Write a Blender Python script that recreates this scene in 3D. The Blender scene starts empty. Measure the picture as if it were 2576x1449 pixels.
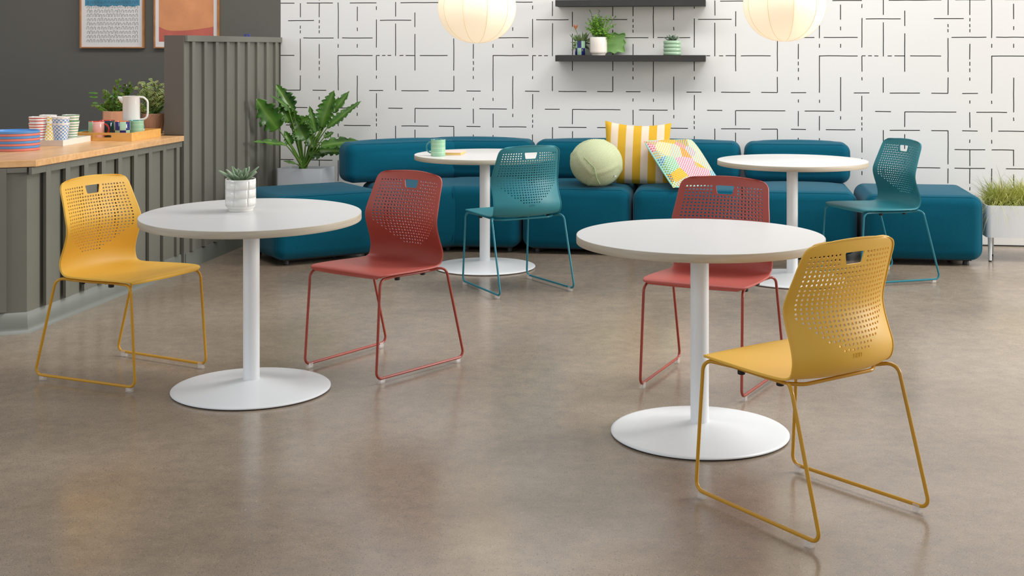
import bpy, math, random
import numpy as np
from mathutils import Vector, Matrix
random.seed(7)
SC = bpy.context.scene
COL = SC.collection
PI = math.pi
# ------------------------------------------------------------------ camera model of the room (metres, X right, Y into the room)
F, CX, YH, EYE = 3254.2, 1350.5, 118.0, 1.4337
YAW = 0.1421                                  # the back wall runs at this angle
WO = np.array([-1.5367, 10.0098])             # wall origin (start of one wallpaper repeat)
WD = np.array([math.cos(YAW), -math.sin(YAW)])
WN = np.array([-math.sin(YAW), -math.cos(YAW)])
def wp(s, t, z=0.0):                          # s along the back wall, t out from it
    p = WO + WD * s + WN * t
    return Vector((p[0], p[1], z))
CO = np.array([-2.5215, 6.4976])              # counter corner
CD = np.array([math.sin(YAW), math.cos(YAW)]) # along the counter, into the room
CN = np.array([math.cos(YAW), -math.sin(YAW)])
def cp(d, e, z=0.0):                          # d along the counter front, e out of it (to the right)
    p = CO + CD * d + CN * e
    return Vector((p[0], p[1], z))
def at(u, v, Y):                              # a point seen at u,v that stands Y metres into the room
    return Vector(((u - CX) / F * Y, Y, EYE - (v - YH) / F * Y))

# ------------------------------------------------------------------ materials
def lin(c):
    out = []
    for x in c[:3]:
        x = x / 255.0
        out.append(x / 12.92 if x <= 0.04045 else ((x + 0.055) / 1.055) ** 2.4)
    return (out[0], out[1], out[2], 1.0)
def newmat(name):
    m = bpy.data.materials.new(name); m.use_nodes = True
    nt = m.node_tree
    return m, nt, nt.nodes['Principled BSDF']
def N(nt, typ, **kw):
    n = nt.nodes.new(typ)
    for k, v in kw.items():
        if k.startswith('i_'): n.inputs[k[2:].replace('_', ' ')].default_value = v
        else: setattr(n, k, v)
    return n
def ramp(nt, stops, interp='LINEAR'):
    r = nt.nodes.new('ShaderNodeValToRGB'); cr = r.color_ramp; cr.interpolation = interp
    while len(cr.elements) < len(stops): cr.elements.new(0.5)
    for e, (p, c) in zip(cr.elements, stops): e.position = p; e.color = c
    return r
def M(name, c, rough=0.5, spec=0.5, noise=0.0, nscale=40, bump=0.0, bscale=300, sheen=0.0, coat=0.0, metal=0.0, trans=0.0, sss=0.0, objspace=True):
    m, nt, b = newmat(name)
    b.inputs['Base Color'].default_value = lin(c)
    b.inputs['Roughness'].default_value = rough
    b.inputs['Specular IOR Level'].default_value = spec
    b.inputs['Metallic'].default_value = metal
    b.inputs['Sheen Weight'].default_value = sheen
    b.inputs['Coat Weight'].default_value = coat
    b.inputs['Coat Roughness'].default_value = 0.08
    b.inputs['Transmission Weight'].default_value = trans
    tc = N(nt, 'ShaderNodeTexCoord')
    if noise > 0:
        n = N(nt, 'ShaderNodeTexNoise'); n.inputs['Scale'].default_value = nscale; n.inputs['Detail'].default_value = 4
        nt.links.new(tc.outputs['Object'], n.inputs['Vector'])
        c0 = lin([max(0, x * (1 - noise)) for x in c]); c1 = lin([min(255, x * (1 + noise)) for x in c])
        r = ramp(nt, [(0.3, c0), (0.7, c1)])
        nt.links.new(n.outputs['Fac'], r.inputs['Fac']); nt.links.new(r.outputs['Color'], b.inputs['Base Color'])
    if bump > 0:
        n = N(nt, 'ShaderNodeTexNoise'); n.inputs['Scale'].default_value = bscale; n.inputs['Detail'].default_value = 3
        nt.links.new(tc.outputs['Object'], n.inputs['Vector'])
        bp = N(nt, 'ShaderNodeBump'); bp.inputs['Strength'].default_value = bump; bp.inputs['Distance'].default_value = 0.002
        nt.links.new(n.outputs['Fac'], bp.inputs['Height']); nt.links.new(bp.outputs['Normal'], b.inputs['Normal'])
    return m

def floor_material():
    m, nt, b = newmat('polished_concrete')
    tc = N(nt, 'ShaderNodeTexCoord')
    def noise(scale, det=4, rough=0.55):
        n = N(nt, 'ShaderNodeTexNoise'); n.inputs['Scale'].default_value = scale; n.inputs['Detail'].default_value = det; n.inputs['Roughness'].default_value = rough
        nt.links.new(tc.outputs['Object'], n.inputs['Vector']); return n
    big = noise(0.55, 5); r1 = ramp(nt, [(0.32, lin(FLOOR_A)), (0.68, lin(FLOOR_B))])
    nt.links.new(big.outputs['Fac'], r1.inputs['Fac'])
    mid = noise(14, 8, 0.7); r2 = ramp(nt, [(0.3, (0.80, 0.80, 0.81, 1)), (0.7, (1.13, 1.12, 1.09, 1))])
    nt.links.new(mid.outputs['Fac'], r2.inputs['Fac'])
    mx = N(nt, 'ShaderNodeMix', data_type='RGBA', blend_type='MULTIPLY'); mx.inputs[0].default_value = 1.0
    nt.links.new(r1.outputs['Color'], mx.inputs[6]); nt.links.new(r2.outputs['Color'], mx.inputs[7])
    prev = mx.outputs[2]
    for scale, thr, colr, pick in ((150, 0.28, (104, 98, 97), 0.5), (240, 0.26, (202, 186, 162), 0.30), (82, 0.21, (98, 94, 96), 0.36), (62, 0.13, (200, 186, 162), 0.20), (380, 0.36, (110, 96, 84), 0.7)):
        v = N(nt, 'ShaderNodeTexVoronoi'); v.inputs['Scale'].default_value = scale
        nt.links.new(tc.outputs['Object'], v.inputs['Vector'])
        lt = ramp(nt, [(thr * 0.7, (1, 1, 1, 1)), (thr, (0, 0, 0, 1))]); nt.links.new(v.outputs['Distance'], lt.inputs['Fac'])
        sep = N(nt, 'ShaderNodeSeparateColor'); nt.links.new(v.outputs['Color'], sep.inputs['Color'])
        sel = N(nt, 'ShaderNodeMath', operation='LESS_THAN'); sel.inputs[1].default_value = pick; nt.links.new(sep.outputs[0], sel.inputs[0])
        mul = N(nt, 'ShaderNodeMath', operation='MULTIPLY'); nt.links.new(lt.outputs['Color'], mul.inputs[0]); nt.links.new(sel.outputs[0], mul.inputs[1])
        m2 = N(nt, 'ShaderNodeMath', operation='MULTIPLY'); m2.inputs[1].default_value = 0.85; nt.links.new(mul.outputs[0], m2.inputs[0])
        mm = N(nt, 'ShaderNodeMix', data_type='RGBA'); nt.links.new(m2.outputs[0], mm.inputs[0]); nt.links.new(prev, mm.inputs[6]); mm.inputs[7].default_value = lin(colr)
        prev = mm.outputs[2]
    nt.links.new(prev, b.inputs['Base Color'])
    rr = noise(2.3, 6); r3 = ramp(nt, [(0.3, (0.17, 0.17, 0.17, 1)), (0.75, (0.30, 0.30, 0.30, 1))]); nt.links.new(rr.outputs['Fac'], r3.inputs['Fac'])
    nt.links.new(r3.outputs['Color'], b.inputs['Roughness'])
    b.inputs['Specular IOR Level'].default_value = 0.95
    bp = N(nt, 'ShaderNodeBump'); bp.inputs['Strength'].default_value = 0.05; bp.inputs['Distance'].default_value = 0.002
    nt.links.new(mid.outputs['Fac'], bp.inputs['Height']); nt.links.new(bp.outputs['Normal'], b.inputs['Normal'])
    return m
FLOOR_A = (134, 117, 99); FLOOR_B = (177, 160, 140)

def wood_material(name, c0, c1, scale=(1, 14, 14), rough=0.35, strips=0.0, rotz=0.0):
    m, nt, b = newmat(name)
    tc = N(nt, 'ShaderNodeTexCoord'); mp = N(nt, 'ShaderNodeMapping'); mp.inputs['Scale'].default_value = scale; mp.inputs['Rotation'].default_value = (0, 0, rotz)
    nt.links.new(tc.outputs['Object'], mp.inputs['Vector'])
    n = N(nt, 'ShaderNodeTexNoise'); n.inputs['Scale'].default_value = 3.0; n.inputs['Detail'].default_value = 7; n.inputs['Distortion'].default_value = 0.6
    nt.links.new(mp.outputs['Vector'], n.inputs['Vector'])
    r = ramp(nt, [(0.3, lin(c0)), (0.72, lin(c1))]); nt.links.new(n.outputs['Fac'], r.inputs['Fac'])
    out = r.outputs['Color']
    if strips:
        mp2 = N(nt, 'ShaderNodeMapping'); mp2.inputs['Rotation'].default_value = (0, 0, rotz); nt.links.new(tc.outputs['Object'], mp2.inputs['Vector'])
        br = N(nt, 'ShaderNodeTexBrick'); br.inputs['Scale'].default_value = 1.0; br.inputs['Brick Width'].default_value = 0.9; br.inputs['Row Height'].default_value = strips
        br.inputs['Mortar Size'].default_value = 0.0; br.inputs['Color1'].default_value = (0.86, 0.86, 0.86, 1); br.inputs['Color2'].default_value = (1.05, 1.03, 1.0, 1)
        nt.links.new(mp2.outputs['Vector'], br.inputs['Vector'])
        mx = N(nt, 'ShaderNodeMix', data_type='RGBA', blend_type='MULTIPLY'); mx.inputs[0].default_value = 1.0
        nt.links.new(out, mx.inputs[6]); nt.links.new(br.outputs['Color'], mx.inputs[7]); out = mx.outputs[2]
    nt.links.new(out, b.inputs['Base Color']); b.inputs['Roughness'].default_value = rough
    return m

def leaf_material(name, dark, light, rough=0.4, sc=6, edge=None):
    m, nt, b = newmat(name)
    tc = N(nt, 'ShaderNodeTexCoord'); n = N(nt, 'ShaderNodeTexNoise'); n.inputs['Scale'].default_value = sc; n.inputs['Detail'].default_value = 3
    nt.links.new(tc.outputs['Object'], n.inputs['Vector'])
    r = ramp(nt, [(0.3, lin(dark)), (0.7, lin(light))]); nt.links.new(n.outputs['Fac'], r.inputs['Fac'])
    at_ = N(nt, 'ShaderNodeAttribute', attribute_name='tone')      # midribs and variegated margins, a trait of the leaf itself
    mx = N(nt, 'ShaderNodeMix', data_type='RGBA'); nt.links.new(at_.outputs['Fac'], mx.inputs[0])
    nt.links.new(r.outputs['Color'], mx.inputs[6]); mx.inputs[7].default_value = lin(edge or (150, 185, 90))
    nt.links.new(mx.outputs[2], b.inputs['Base Color']); b.inputs['Roughness'].default_value = rough
    b.inputs['Subsurface Weight'].default_value = 0.0
    return m

# ------------------------------------------------------------------ mesh builder
class MB:
    def __init__(s): s.v = []; s.f = []; s.mi = []; s.tone = None
    def add(s, vs, fs, mi=0):
        o = len(s.v); s.v += [tuple(p) for p in vs]; s.f += [tuple(i + o for i in f) for f in fs]
        s.mi += (list(mi) if isinstance(mi, (list, tuple)) else [mi] * len(fs))
        return s
    def box(s, c, size, rot=None, mi=0, bev=0.0):
        hx, hy, hz = [x / 2 for x in size]
        b = min(bev, hx * 0.99, hy * 0.99, hz * 0.99)
        c = Vector(c); R = rot if rot is not None else Matrix.Identity(3)
        if b <= 0:
            vs = [Vector((x * hx, y * hy, z * hz)) for x in (-1, 1) for y in (-1, 1) for z in (-1, 1)]
            fs = [(0, 1, 3, 2), (4, 6, 7, 5), (0, 4, 5, 1), (2, 3, 7, 6), (0, 2, 6, 4), (1, 5, 7, 3)]
            return s.add([c + R @ v for v in vs], fs, mi)
        vs = []; idx = {}
        for x in (-1, 1):
            for y in (-1, 1):
                for z in (-1, 1):
                    for a in range(3):
                        p = [x * (hx - b), y * (hy - b), z * (hz - b)]
                        p[a] = (x, y, z)[a] * (hx, hy, hz)[a]
                        idx[(x, y, z, a)] = len(vs); vs.append(Vector(p))
        fs = []
        for a in range(3):
            o = [k for k in range(3) if k != a]
            for sg in (-1, 1):
                q = []
                for (p1, p2) in ((-1, -1), (1, -1), (1, 1), (-1, 1)):
                    k = [0, 0, 0]; k[a] = sg; k[o[0]] = p1; k[o[1]] = p2; q.append(idx[(k[0], k[1], k[2], a)])
                fs.append(tuple(q))
            for p1 in (-1, 1):
                for p2 in (-1, 1):
                    k = [0, 0, 0]; k[o[0]] = p1; k[o[1]] = p2
                    k0 = list(k); k0[a] = -1; k1 = list(k); k1[a] = 1
                    fs.append((idx[(*k0, o[0])], idx[(*k1, o[0])], idx[(*k1, o[1])], idx[(*k0, o[1])]))
        for x in (-1, 1):
            for y in (-1, 1):
                for z in (-1, 1): fs.append(tuple(idx[(x, y, z, a)] for a in range(3)))
        return s.add([c + R @ v for v in vs], fs, mi)
    def lathe(s, prof, n=48, c=(0, 0, 0), mi=0, mf=None, cap0=False, cap1=False, rot=None):
        vs = []; fs = []; ms = []
        c = Vector(c)
        for (r, z) in prof:
            for k in range(n):
                a = 2 * PI * k / n; p = Vector((r * math.cos(a), r * math.sin(a), z))
                vs.append(c + (rot @ p if rot is not None else p))
        for i in range(len(prof) - 1):
            for k in range(n):
                k2 = (k + 1) % n
                fs.append((i * n + k, i * n + k2, (i + 1) * n + k2, (i + 1) * n + k)); ms.append(mf(i, k) if mf else mi)
        if cap0: fs.append(tuple(range(n))[::-1]); ms.append(mf(0, 0) if mf else mi)
        if cap1: fs.append(tuple((len(prof) - 1) * n + k for k in range(n))); ms.append(mf(len(prof) - 2, 0) if mf else mi)
        return s.add(vs, fs, ms)
    def tube(s, pts, r, n=10, closed=False, mi=0, cap=True):
        pts = [Vector(p) for p in pts]
        m = len(pts)
        rr = r if isinstance(r, (list, tuple)) else [r] * m
        T = []
        for i in range(m):
            a = pts[(i - 1) % m] if (closed or i > 0) else pts[i]; b = pts[(i + 1) % m] if (closed or i < m - 1) else pts[i]
            T.append((b - a).normalized())
        up = Vector((0, 0, 1)) if abs(T[0].z) < 0.9 else Vector((1, 0, 0))
        nn = (up - T[0] * up.dot(T[0])).normalized(); Ns = [nn]
        for i in range(1, m):
            q = T[i - 1].rotation_difference(T[i]); nn = (q @ nn); nn = (nn - T[i] * nn.dot(T[i])).normalized(); Ns.append(nn)
        tw = 0.0
        if closed:
            q = T[-1].rotation_difference(T[0]); e = q @ Ns[-1]; tw = math.atan2(T[0].dot(e.cross(Ns[0])), e.dot(Ns[0]))
        vs = []; fs = []
        for i in range(m):
            B = T[i].cross(Ns[i]); off = tw * i / m
            for k in range(n):
                a = 2 * PI * k / n + off; vs.append(pts[i] + (Ns[i] * math.cos(a) + B * math.sin(a)) * rr[i])
        for i in range(m if closed else m - 1):
            j = (i + 1) % m
            for k in range(n):
                k2 = (k + 1) % n; fs.append((i * n + k, i * n + k2, j * n + k2, j * n + k))
        if cap and not closed:
            fs.append(tuple(range(n))[::-1]); fs.append(tuple((m - 1) * n + k for k in range(n)))
        return s.add(vs, fs, mi)
    def build(s, name, mats, parent=None, smooth=True, ang=40, recalc=True):
        me = bpy.data.meshes.new(name); me.from_pydata(s.v, [], s.f); me.validate(clean_customdata=False)
        if not isinstance(mats, (list, tuple)): mats = [mats]
        for m in mats: me.materials.append(m)
        if len(mats) > 1 and len(me.polygons) == len(s.mi): me.polygons.foreach_set('material_index', s.mi)
        if recalc:
            import bmesh
            bm = bmesh.new(); bm.from_mesh(me); bmesh.ops.recalc_face_normals(bm, faces=bm.faces); bm.to_mesh(me); bm.free()
        if s.tone is not None:
            a = me.attributes.new('tone', 'FLOAT', 'POINT'); a.data.foreach_set('value', s.tone)
        if smooth:
            me.polygons.foreach_set('use_smooth', [True] * len(me.polygons)); me.set_sharp_from_angle(angle=math.radians(ang))
        o = bpy.data.objects.new(name, me); COL.objects.link(o)
        if parent is not None: o.parent = parent
        return o
def round_path(pts, rad, closed=False, seg=6):
    pts = [Vector(p) for p in pts]; out = []
    m = len(pts)
    rads = rad if isinstance(rad, (list, tuple)) else [rad] * m
    for i in range(m):
        if not closed and i in (0, m - 1): out.append(pts[i]); continue
        a, b, c = pts[(i - 1) % m], pts[i], pts[(i + 1) % m]
        d1 = (a - b); d2 = (c - b); l1, l2 = d1.length, d2.length; d1.normalize(); d2.normalize()
        ang = d1.angle(d2); t = min(rads[i] / math.tan(ang / 2), l1 * 0.48, l2 * 0.48); r = t * math.tan(ang / 2)
        p0 = b + d1 * t; p1 = b + d2 * t; bis = (d1 + d2)
        if bis.length < 1e-5: out.append(b); continue
        cen = b + bis.normalized() * (r / math.sin(ang / 2))
        v0 = p0 - cen; v1 = p1 - cen; tot = v0.angle(v1); ax = v0.cross(v1)
        if ax.length < 1e-9: out.append(b); continue
        ax.normalize()
        for k in range(seg + 1): out.append(cen + Matrix.Rotation(tot * k / seg, 3, ax) @ v0)
    return out
def tag(o, label, cat, group=None):
    o['label'] = label; o['category'] = cat
    if group: o['group'] = group
    return o
def thing(name, label, cat, loc=(0, 0, 0), rz=0.0, group=None):
    o = bpy.data.objects.new(name, None); COL.objects.link(o); o.empty_display_size = 0.1
    o.location = loc; o.rotation_euler = (0, 0, rz)
    return tag(o, label, cat, group)
def copy_tree(o, parent=None):
    c = o.copy(); COL.objects.link(c); c.parent = parent
    for ch in list(o.children): copy_tree(ch, c)
    return c
def struct(o):
    o['kind'] = 'structure'; return o
def RZ(a): return Matrix.Rotation(a, 3, 'Z')

# ------------------------------------------------------------------ shared materials
m_white_wall = M('white_wallpaper', (229, 228, 225), rough=0.85, spec=0.2)
m_line = M('wallpaper_black_line', (38, 38, 36), rough=0.9, spec=0.1)
m_dark_wall = M('dark_grey_paint', (101, 99, 93), rough=0.75, spec=0.3)
m_panel = M('grey_green_paint', (116, 115, 105), rough=0.55, spec=0.4, noise=0.02, nscale=3)
m_panel_end_shade = M('partition_end_shade', (100, 94, 86), rough=0.6, spec=0.35)  # panel paint darkened, the shade on the room-facing end is put into the colour
m_cove = M('rubber_cove_base', (120, 124, 116), rough=0.42, spec=0.5)
m_counter = wood_material('maple_butcher_block', (222, 169, 112), (244, 198, 144), scale=(0.9, 12, 12), rough=0.3, strips=0.045, rotz=-(PI / 2 - YAW))
m_edge = wood_material('ash_edge_band', (180, 168, 147), (206, 195, 176), scale=(1, 1, 18), rough=0.5)
m_lam = M('white_laminate', (220, 219, 216), rough=0.32, spec=0.45)
m_metal = M('white_powder_coat', (244, 247, 248), rough=0.36, spec=0.5)
m_black = M('black_rubber', (22, 22, 23), rough=0.6)
m_shelf = M('charcoal_shelf', (46, 45, 43), rough=0.6, noise=0.06, nscale=8)
m_white_cer = M('white_glazed_ceramic', (240, 238, 231), rough=0.16, spec=0.5, coat=0.3)
m_soil = M('potting_soil', (62, 46, 36), rough=1.0, noise=0.4, nscale=90, bump=0.8, bscale=120)
m_teal_fab = M('teal_wool_fabric', (0, 83, 104), rough=0.93, spec=0.1, noise=0.05, nscale=160, bump=0.35, bscale=520, sheen=0.10)
m_teal_pipe = M('teal_piping', (0, 76, 98), rough=0.9, spec=0.1, sheen=0.1)
m_foot = M('dark_plastic_foot', (40, 42, 44), rough=0.5)
m_glide = M('clear_plastic', (236, 232, 228), rough=0.12, spec=0.5)
m_glide.node_tree.nodes['Principled BSDF'].inputs['Alpha'].default_value = 0.27

# ------------------------------------------------------------------ room
mb = MB(); mb.add([(-7, -3.5, 0), (8, -3.5, 0), (8, 11.6, 0), (-7, 11.6, 0)], [(0, 1, 2, 3)])
struct(mb.build('floor', floor_material(), smooth=False))

CELL = 1.2158 / 8; ROW0 = 1.368; ROWH = 0.1352
V = {0: [(-3.03, -.96), (-.65, -.44), (-.02, 2.0), (2.38, 2.55), (3.26, 4.05), (4.47, 4.67), (6.0, 7.2)],
     1: [(-2.78, -1.96), (-1.59, -1.39), (-.65, -.44), (1.15, 2.99), (3.27, 3.45), (5.02, 5.85), (6.3, 6.9)],
     2: [(-2.8, -2.59), (-2.05, -.45), (0, .85), (1.15, 1.32), (2.16, 3.0), (3.29, 3.46), (3.59, 3.76), (3.87, 4.04), (4.42, 5.22), (5.52, 5.72), (6.22, 6.44)],
     3: [(-3.04, -2.21), (-1.81, .03), (1.15, 1.98), (4.0, 4.95), (6.1, 6.9)],
     4: [(-4.0, -3.15), (-2.44, -1.61), (-1.22, .85), (3.0, 3.82), (4.21, 5.0), (5.4, 6.2)],
     6: [(-3.0, -2.19), (-1.71, -1.54), (-1.44, -1.27), (-.96, .85), (1.15, 2.0), (4.0, 5.8), (6.02, 6.82)],
     7: [(-4.0, -3.15), (-3.0, -2.19), (-2.03, -1.85), (-1.71, -1.54), (-1.44, -1.27), (-.65, .18), (.31, .52), (.66, .86), (1.15, 1.32), (2.37, 2.54), (3.0, 3.83), (4.46, 4.64), (5.02, 5.88), (6.03, 6.82), (7.0, 7.18)]}
Hh = {-3: [(3.25, 5.69), (6.34, 7.72), (.61, 2.0)], -2: [(5.35, 6.72), (2.18, 3.81)], -1: [(6.16, 7.76), (.2, 1.8)],
      0: [(0, 1.8), (2.0, 2.17), (2.29, 2.47), (2.58, 2.77), (3.2, 3.4), (3.52, 4.0), (4.25, 5.68)],
      2: [(5.23, 6.0), (6.65, 7.37), (1.62, 2.35), (3.3, 4.7)], 3: [(2.62, 3.36), (4.0, 6.38), (7.3, 8.7)],
      4: [(.3, 1.69), (3.3, 4.7), (5.23, 6.0), (6.65, 7.36)], 5: [(6.3, 7.7), (8.0, 9.02)], 6: [(4.2, 5.64), (6.3, 7.7), (8.65, 10.0)], 7: [(2.2, 3.6)]}
segs = []
for c, L in V.items():
    for (a, b) in L:
        segs.append(('v', c, a, b))
        if 1 <= a and b < 6.9: segs.append(('v', c, a - 10.05, b - 10.05))
for r, L in Hh.items():
    for (a, b) in L:
        segs.append(('h', r, a, b))
        if 1 < r < 7: segs.append(('h', r - 10, a, b))
S0, S1 = -0.4634, 7.2
TOP = 3.1
mb = MB()
def wallbox(s0, s1, z0, z1, th=0.15):
    vs = [wp(s, t, z) for s in (s0, s1) for t in (-th, 0) for z in (z0, z1)]
    return vs, [(0, 1, 3, 2), (4, 6, 7, 5), (0, 4, 5, 1), (2, 3, 7, 6), (0, 2, 6, 4), (1, 5, 7, 3)]
vs, fs = wallbox(S0, S1, 0, TOP); mb.add(vs, fs, 0)
hw = 0.0029
for k in range(-1, 6):
    for (kind, i, a, b) in segs:
        if kind == 'v':
            s = (8 * k + i) * CELL; s0, s1, z1, z0 = s - hw, s + hw, ROW0 - ROWH * a, ROW0 - ROWH * b
        else:
            s0, s1 = (8 * k + a) * CELL, (8 * k + b) * CELL; z = ROW0 - ROWH * i; z0, z1 = z - hw, z + hw
        s0 = max(s0, S0); s1 = min(s1, S1)
        if s1 - s0 < 0.002 or z1 > TOP: continue
        nsg = max(1, int(max(s1 - s0, z1 - z0) / 0.06)); rnd = random.Random(int(s0 * 997 + z0 * 331)); top = []; bot = []
        for q in range(nsg + 1):
            t = q / nsg; j = rnd.uniform(-0.0009, 0.0009)
            if kind == 'v': z = z0 + (z1 - z0) * t; bot.append(wp(s0 + j, 0.0006, z)); top.append(wp(s1 + j, 0.0006, z))
            else: s = s0 + (s1 - s0) * t; bot.append(wp(s, 0.0006, z0 + j)); top.append(wp(s, 0.0006, z1 + j))
        mb.add(bot + top, [(q, q + 1, nsg + 1 + q + 1, nsg + 1 + q) for q in range(nsg)], 1)
struct(mb.build('wall_back', [m_white_wall, m_line], smooth=False, recalc=False))
mb = MB(); vs, fs = wallbox(-6.0, S0 - 0.0005, 0, TOP); mb.add(vs, fs)
struct(mb.build('wall_back_left', m_dark_wall, smooth=False))
mb = MB()
vs = [wp(s, t, z) for s in (-0.4, S1) for t in (0.0005, 0.004) for z in (0.0, 0.008)]
mb.add(vs, [(0, 1, 3, 2), (4, 6, 7, 5), (0, 4, 5, 1), (2, 3, 7, 6), (0, 2, 6, 4), (1, 5, 7, 3)])
struct(mb.build('trim_1', m_black, smooth=False))

# ------------------------------------------------------------------ counter and slatted partition
RC = RZ(PI / 2 - YAW)              # local x runs along the counter
def slab(mb, d0, d1, e0, e1, z0, z1, mi=0):
    vs = [cp(d, e, z) for d in (d0, d1) for e in (e0, e1) for z in (z0, z1)]
    mb.add(vs, [(0, 1, 3, 2), (4, 6, 7, 5), (0, 4, 5, 1), (2, 3, 7, 6), (0, 2, 6, 4), (1, 5, 7, 3)], mi)
# left end of the counter turns away at the corner
LD = Vector((-0.918, -0.396, 0)); LN = Vector((0.396, -0.918, 0))
C0 = cp(0, 0)
ctr = thing('serving_counter', 'grey batten-fronted serving counter with a pale wooden top along the left wall', 'counter', (0, 0, 0))
mb = MB()
# body as an extruded plan
def prism(mb, plan, z0, z1, mi=0):
    n = len(plan)
    vs = [(p[0], p[1], z0) for p in plan] + [(p[0], p[1], z1) for p in plan]
    fs = [tuple(range(n))[::-1], tuple(range(n, 2 * n))] + [(i, (i + 1) % n, n + (i + 1) % n, n + i) for i in range(n)]
    mb.add(vs, fs, mi)
PE = 1.80                           # where the partition starts
def inset(e): return cp(0, e)
bf = -0.020                         # body face behind the worktop edge
cor = C0 + Vector((CN[0], CN[1], 0)) * bf + LD * 0.02
left = cor + LD * 1.3
plan = [cp(PE, bf), cor, left, Vector((-4.3, 6.4, 0)), Vector((-4.3, 8.72, 0)), cp(2.22, -0.17), cp(PE, -0.17)]
prism(mb, plan, 0.10, 0.831)
body = mb.build('counter_body', m_panel, ctr, smooth=False)
mb = MB()
for q in (0,):
    cv = 0.004
    # sloped cove base: long side, end side
    prof = [(0.0, 0.0), (0.022, 0.0), (0.012, 0.012), (0.006, 0.03), (0.004, 0.10), (0.0, 0.104)]
    def sweep(a, b, nrm):
        vs = [a + nrm * o + Vector((0, 0, z)) for (o, z) in prof] + [b + nrm * o + Vector((0, 0, z)) for (o, z) in prof]
        n = len(prof); mb.add(vs, [(i, i + 1, n + i + 1, n + i) for i in range(n - 1)] + [tuple(range(n))[::-1], tuple(range(n, 2 * n))])
    cn = Vector((CN[0], CN[1], 0))
    bis = (cn + LN).normalized()
    n = len(prof)
    pts = []
    st = [(cp(PE + 0.02, bf), cn), (cor, None), (left, LN)]
    for (p, nr) in st:
        for (o, z) in prof:
            d = nr * o if nr is not None else bis * (o / max(0.3, bis.dot(cn)))
            pts.append(p + d + Vector((0, 0, z)))
    mb.add(pts, [(j * n + i, j * n + i + 1, (j + 1) * n + i + 1, (j + 1) * n + i) for j in range(2) for i in range(n - 1)])
    prism(mb, plan, 0.0, 0.0995)
mb.build('cove_base', m_cove, ctr, ang=50)
BW, BP = 0.048, 0.016
def batten(d, parent, z0, z1):
    mb = MB(); slab(mb, d, d + BW, bf, bf + BP, z0, z1); return mb.build('batten', m_panel, parent, smooth=False)
ds = [0.117 + 0.1998 * k for k in range(9)]
for d in ds: batten(d, ctr, 0.112, 0.829)
for i, d in enumerate(ds):
    nx = ds[i + 1] if i + 1 < len(ds) else PE
    mb = MB(); slab(mb, d + BW + 0.001, nx - 0.001, bf, bf + BP, 0.795, 0.829); mb.build('top_rail', m_panel, ctr, smooth=False)
mb = MB(); slab(mb, -0.022, ds[0] - 0.001, bf, bf + BP, 0.795, 0.829); mb.build('top_rail', m_panel, ctr, smooth=False)
# end side battens
for dd in (0.095, 0.36, 0.62, 0.88):
    mb = MB(); p0 = cor + LD * dd; p1 = cor + LD * (dd + BW)
    vs = [p + LN * o + Vector((0, 0, z)) for p in (p0, p1) for o in (-0.001, BP) for z in (0.112, 0.829)]
    mb.add(vs, [(0, 1, 3, 2), (4, 6, 7, 5), (0, 4, 5, 1), (2, 3, 7, 6), (0, 2, 6, 4), (1, 5, 7, 3)]); mb.build('batten', m_panel, ctr, smooth=False)
for a, b in ((0.0, 0.094), (0.144, 0.359), (0.409, 0.619)):
    mb = MB(); p0 = cor + LD * a; p1 = cor + LD * b
    vs = [p + LN * o + Vector((0, 0, z)) for p in (p0, p1) for o in (-0.001, BP) for z in (0.805, 0.829)]
    mb.add(vs, [(0, 1, 3, 2), (4, 6, 7, 5), (0, 4, 5, 1), (2, 3, 7, 6), (0, 2, 6, 4), (1, 5, 7, 3)]); mb.build('top_rail', m_panel, ctr, smooth=False)
mb = MB()
cplan = [cp(PE - 0.01, 0.014), C0 + Vector((0.008, -0.004, 0)), C0 + LD * 1.35, Vector((-4.35, 6.3, 0)), Vector((-4.35, 8.74, 0)), cp(2.24, -0.165), cp(PE - 0.01, -0.165)]
prism(mb, cplan, 0.832, 0.866)
top = mb.build('worktop', m_counter, ctr, smooth=False)
bv = top.modifiers.new('b', 'BEVEL'); bv.width = 0.0025; bv.segments = 2

part = thing('slatted_partition', 'tall grey slatted half-height partition between the counter and the patterned wall', 'partition', (0, 0, 0))
PB = 0.003; PTOP = 1.508; PEND = 3.612
mb = MB(); slab(mb, PE + 0.012, PEND, PB - 0.125, PB, 0.0, PTOP - 0.04); mb.build('core', m_panel, part, smooth=False)
mb = MB(); slab(mb, PE, PE + 0.011, PB - 0.128, PB + 0.003, 0.0 + 0.87, PTOP); o = mb.build('end_panel', m_panel_end_shade, part, smooth=False); o['label'] = 'end panel facing the room, its shade painted in as darker brown-grey'
mb = MB(); slab(mb, PE + 0.012, PEND, PB - 0.128, PB + 0.024, PTOP - 0.039, PTOP); mb.build('cap', m_panel, part, smooth=False)
for k in range(9):
    d = 1.899 + 0.1970 * k
    if d + BW > PEND: break
    mb = MB(); slab(mb, d, d + BW, PB, PB + 0.020, 0.112, PTOP - 0.0395); mb.build('batten', m_panel, part, smooth=False)
mb = MB(); slab(mb, PE + 0.03, PEND, PB, PB + 0.006, 0.0, 0.104); mb.build('cove_base', m_cove, part, smooth=False)
# small blue clip block lying on the partition cap
mb = MB(); c = cp(3.06, PB - 0.05, PTOP)
for dx in (-1, 1): mb.box(c + Vector((dx * 0.016, 0, 0.010)), (0.008, 0.03, 0.020), bev=0.001)
mb.box(c + Vector((0, 0, 0.003)), (0.026, 0.03, 0.006)); mb.box(c + Vector((0, 0, 0.017)), (0.026, 0.03, 0.006))
tag(mb.build('cable_clip', M('blue_plastic', (52, 58, 140), rough=0.4)), 'tiny dark blue plastic block lying on top of the slatted partition', 'clip')

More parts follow.
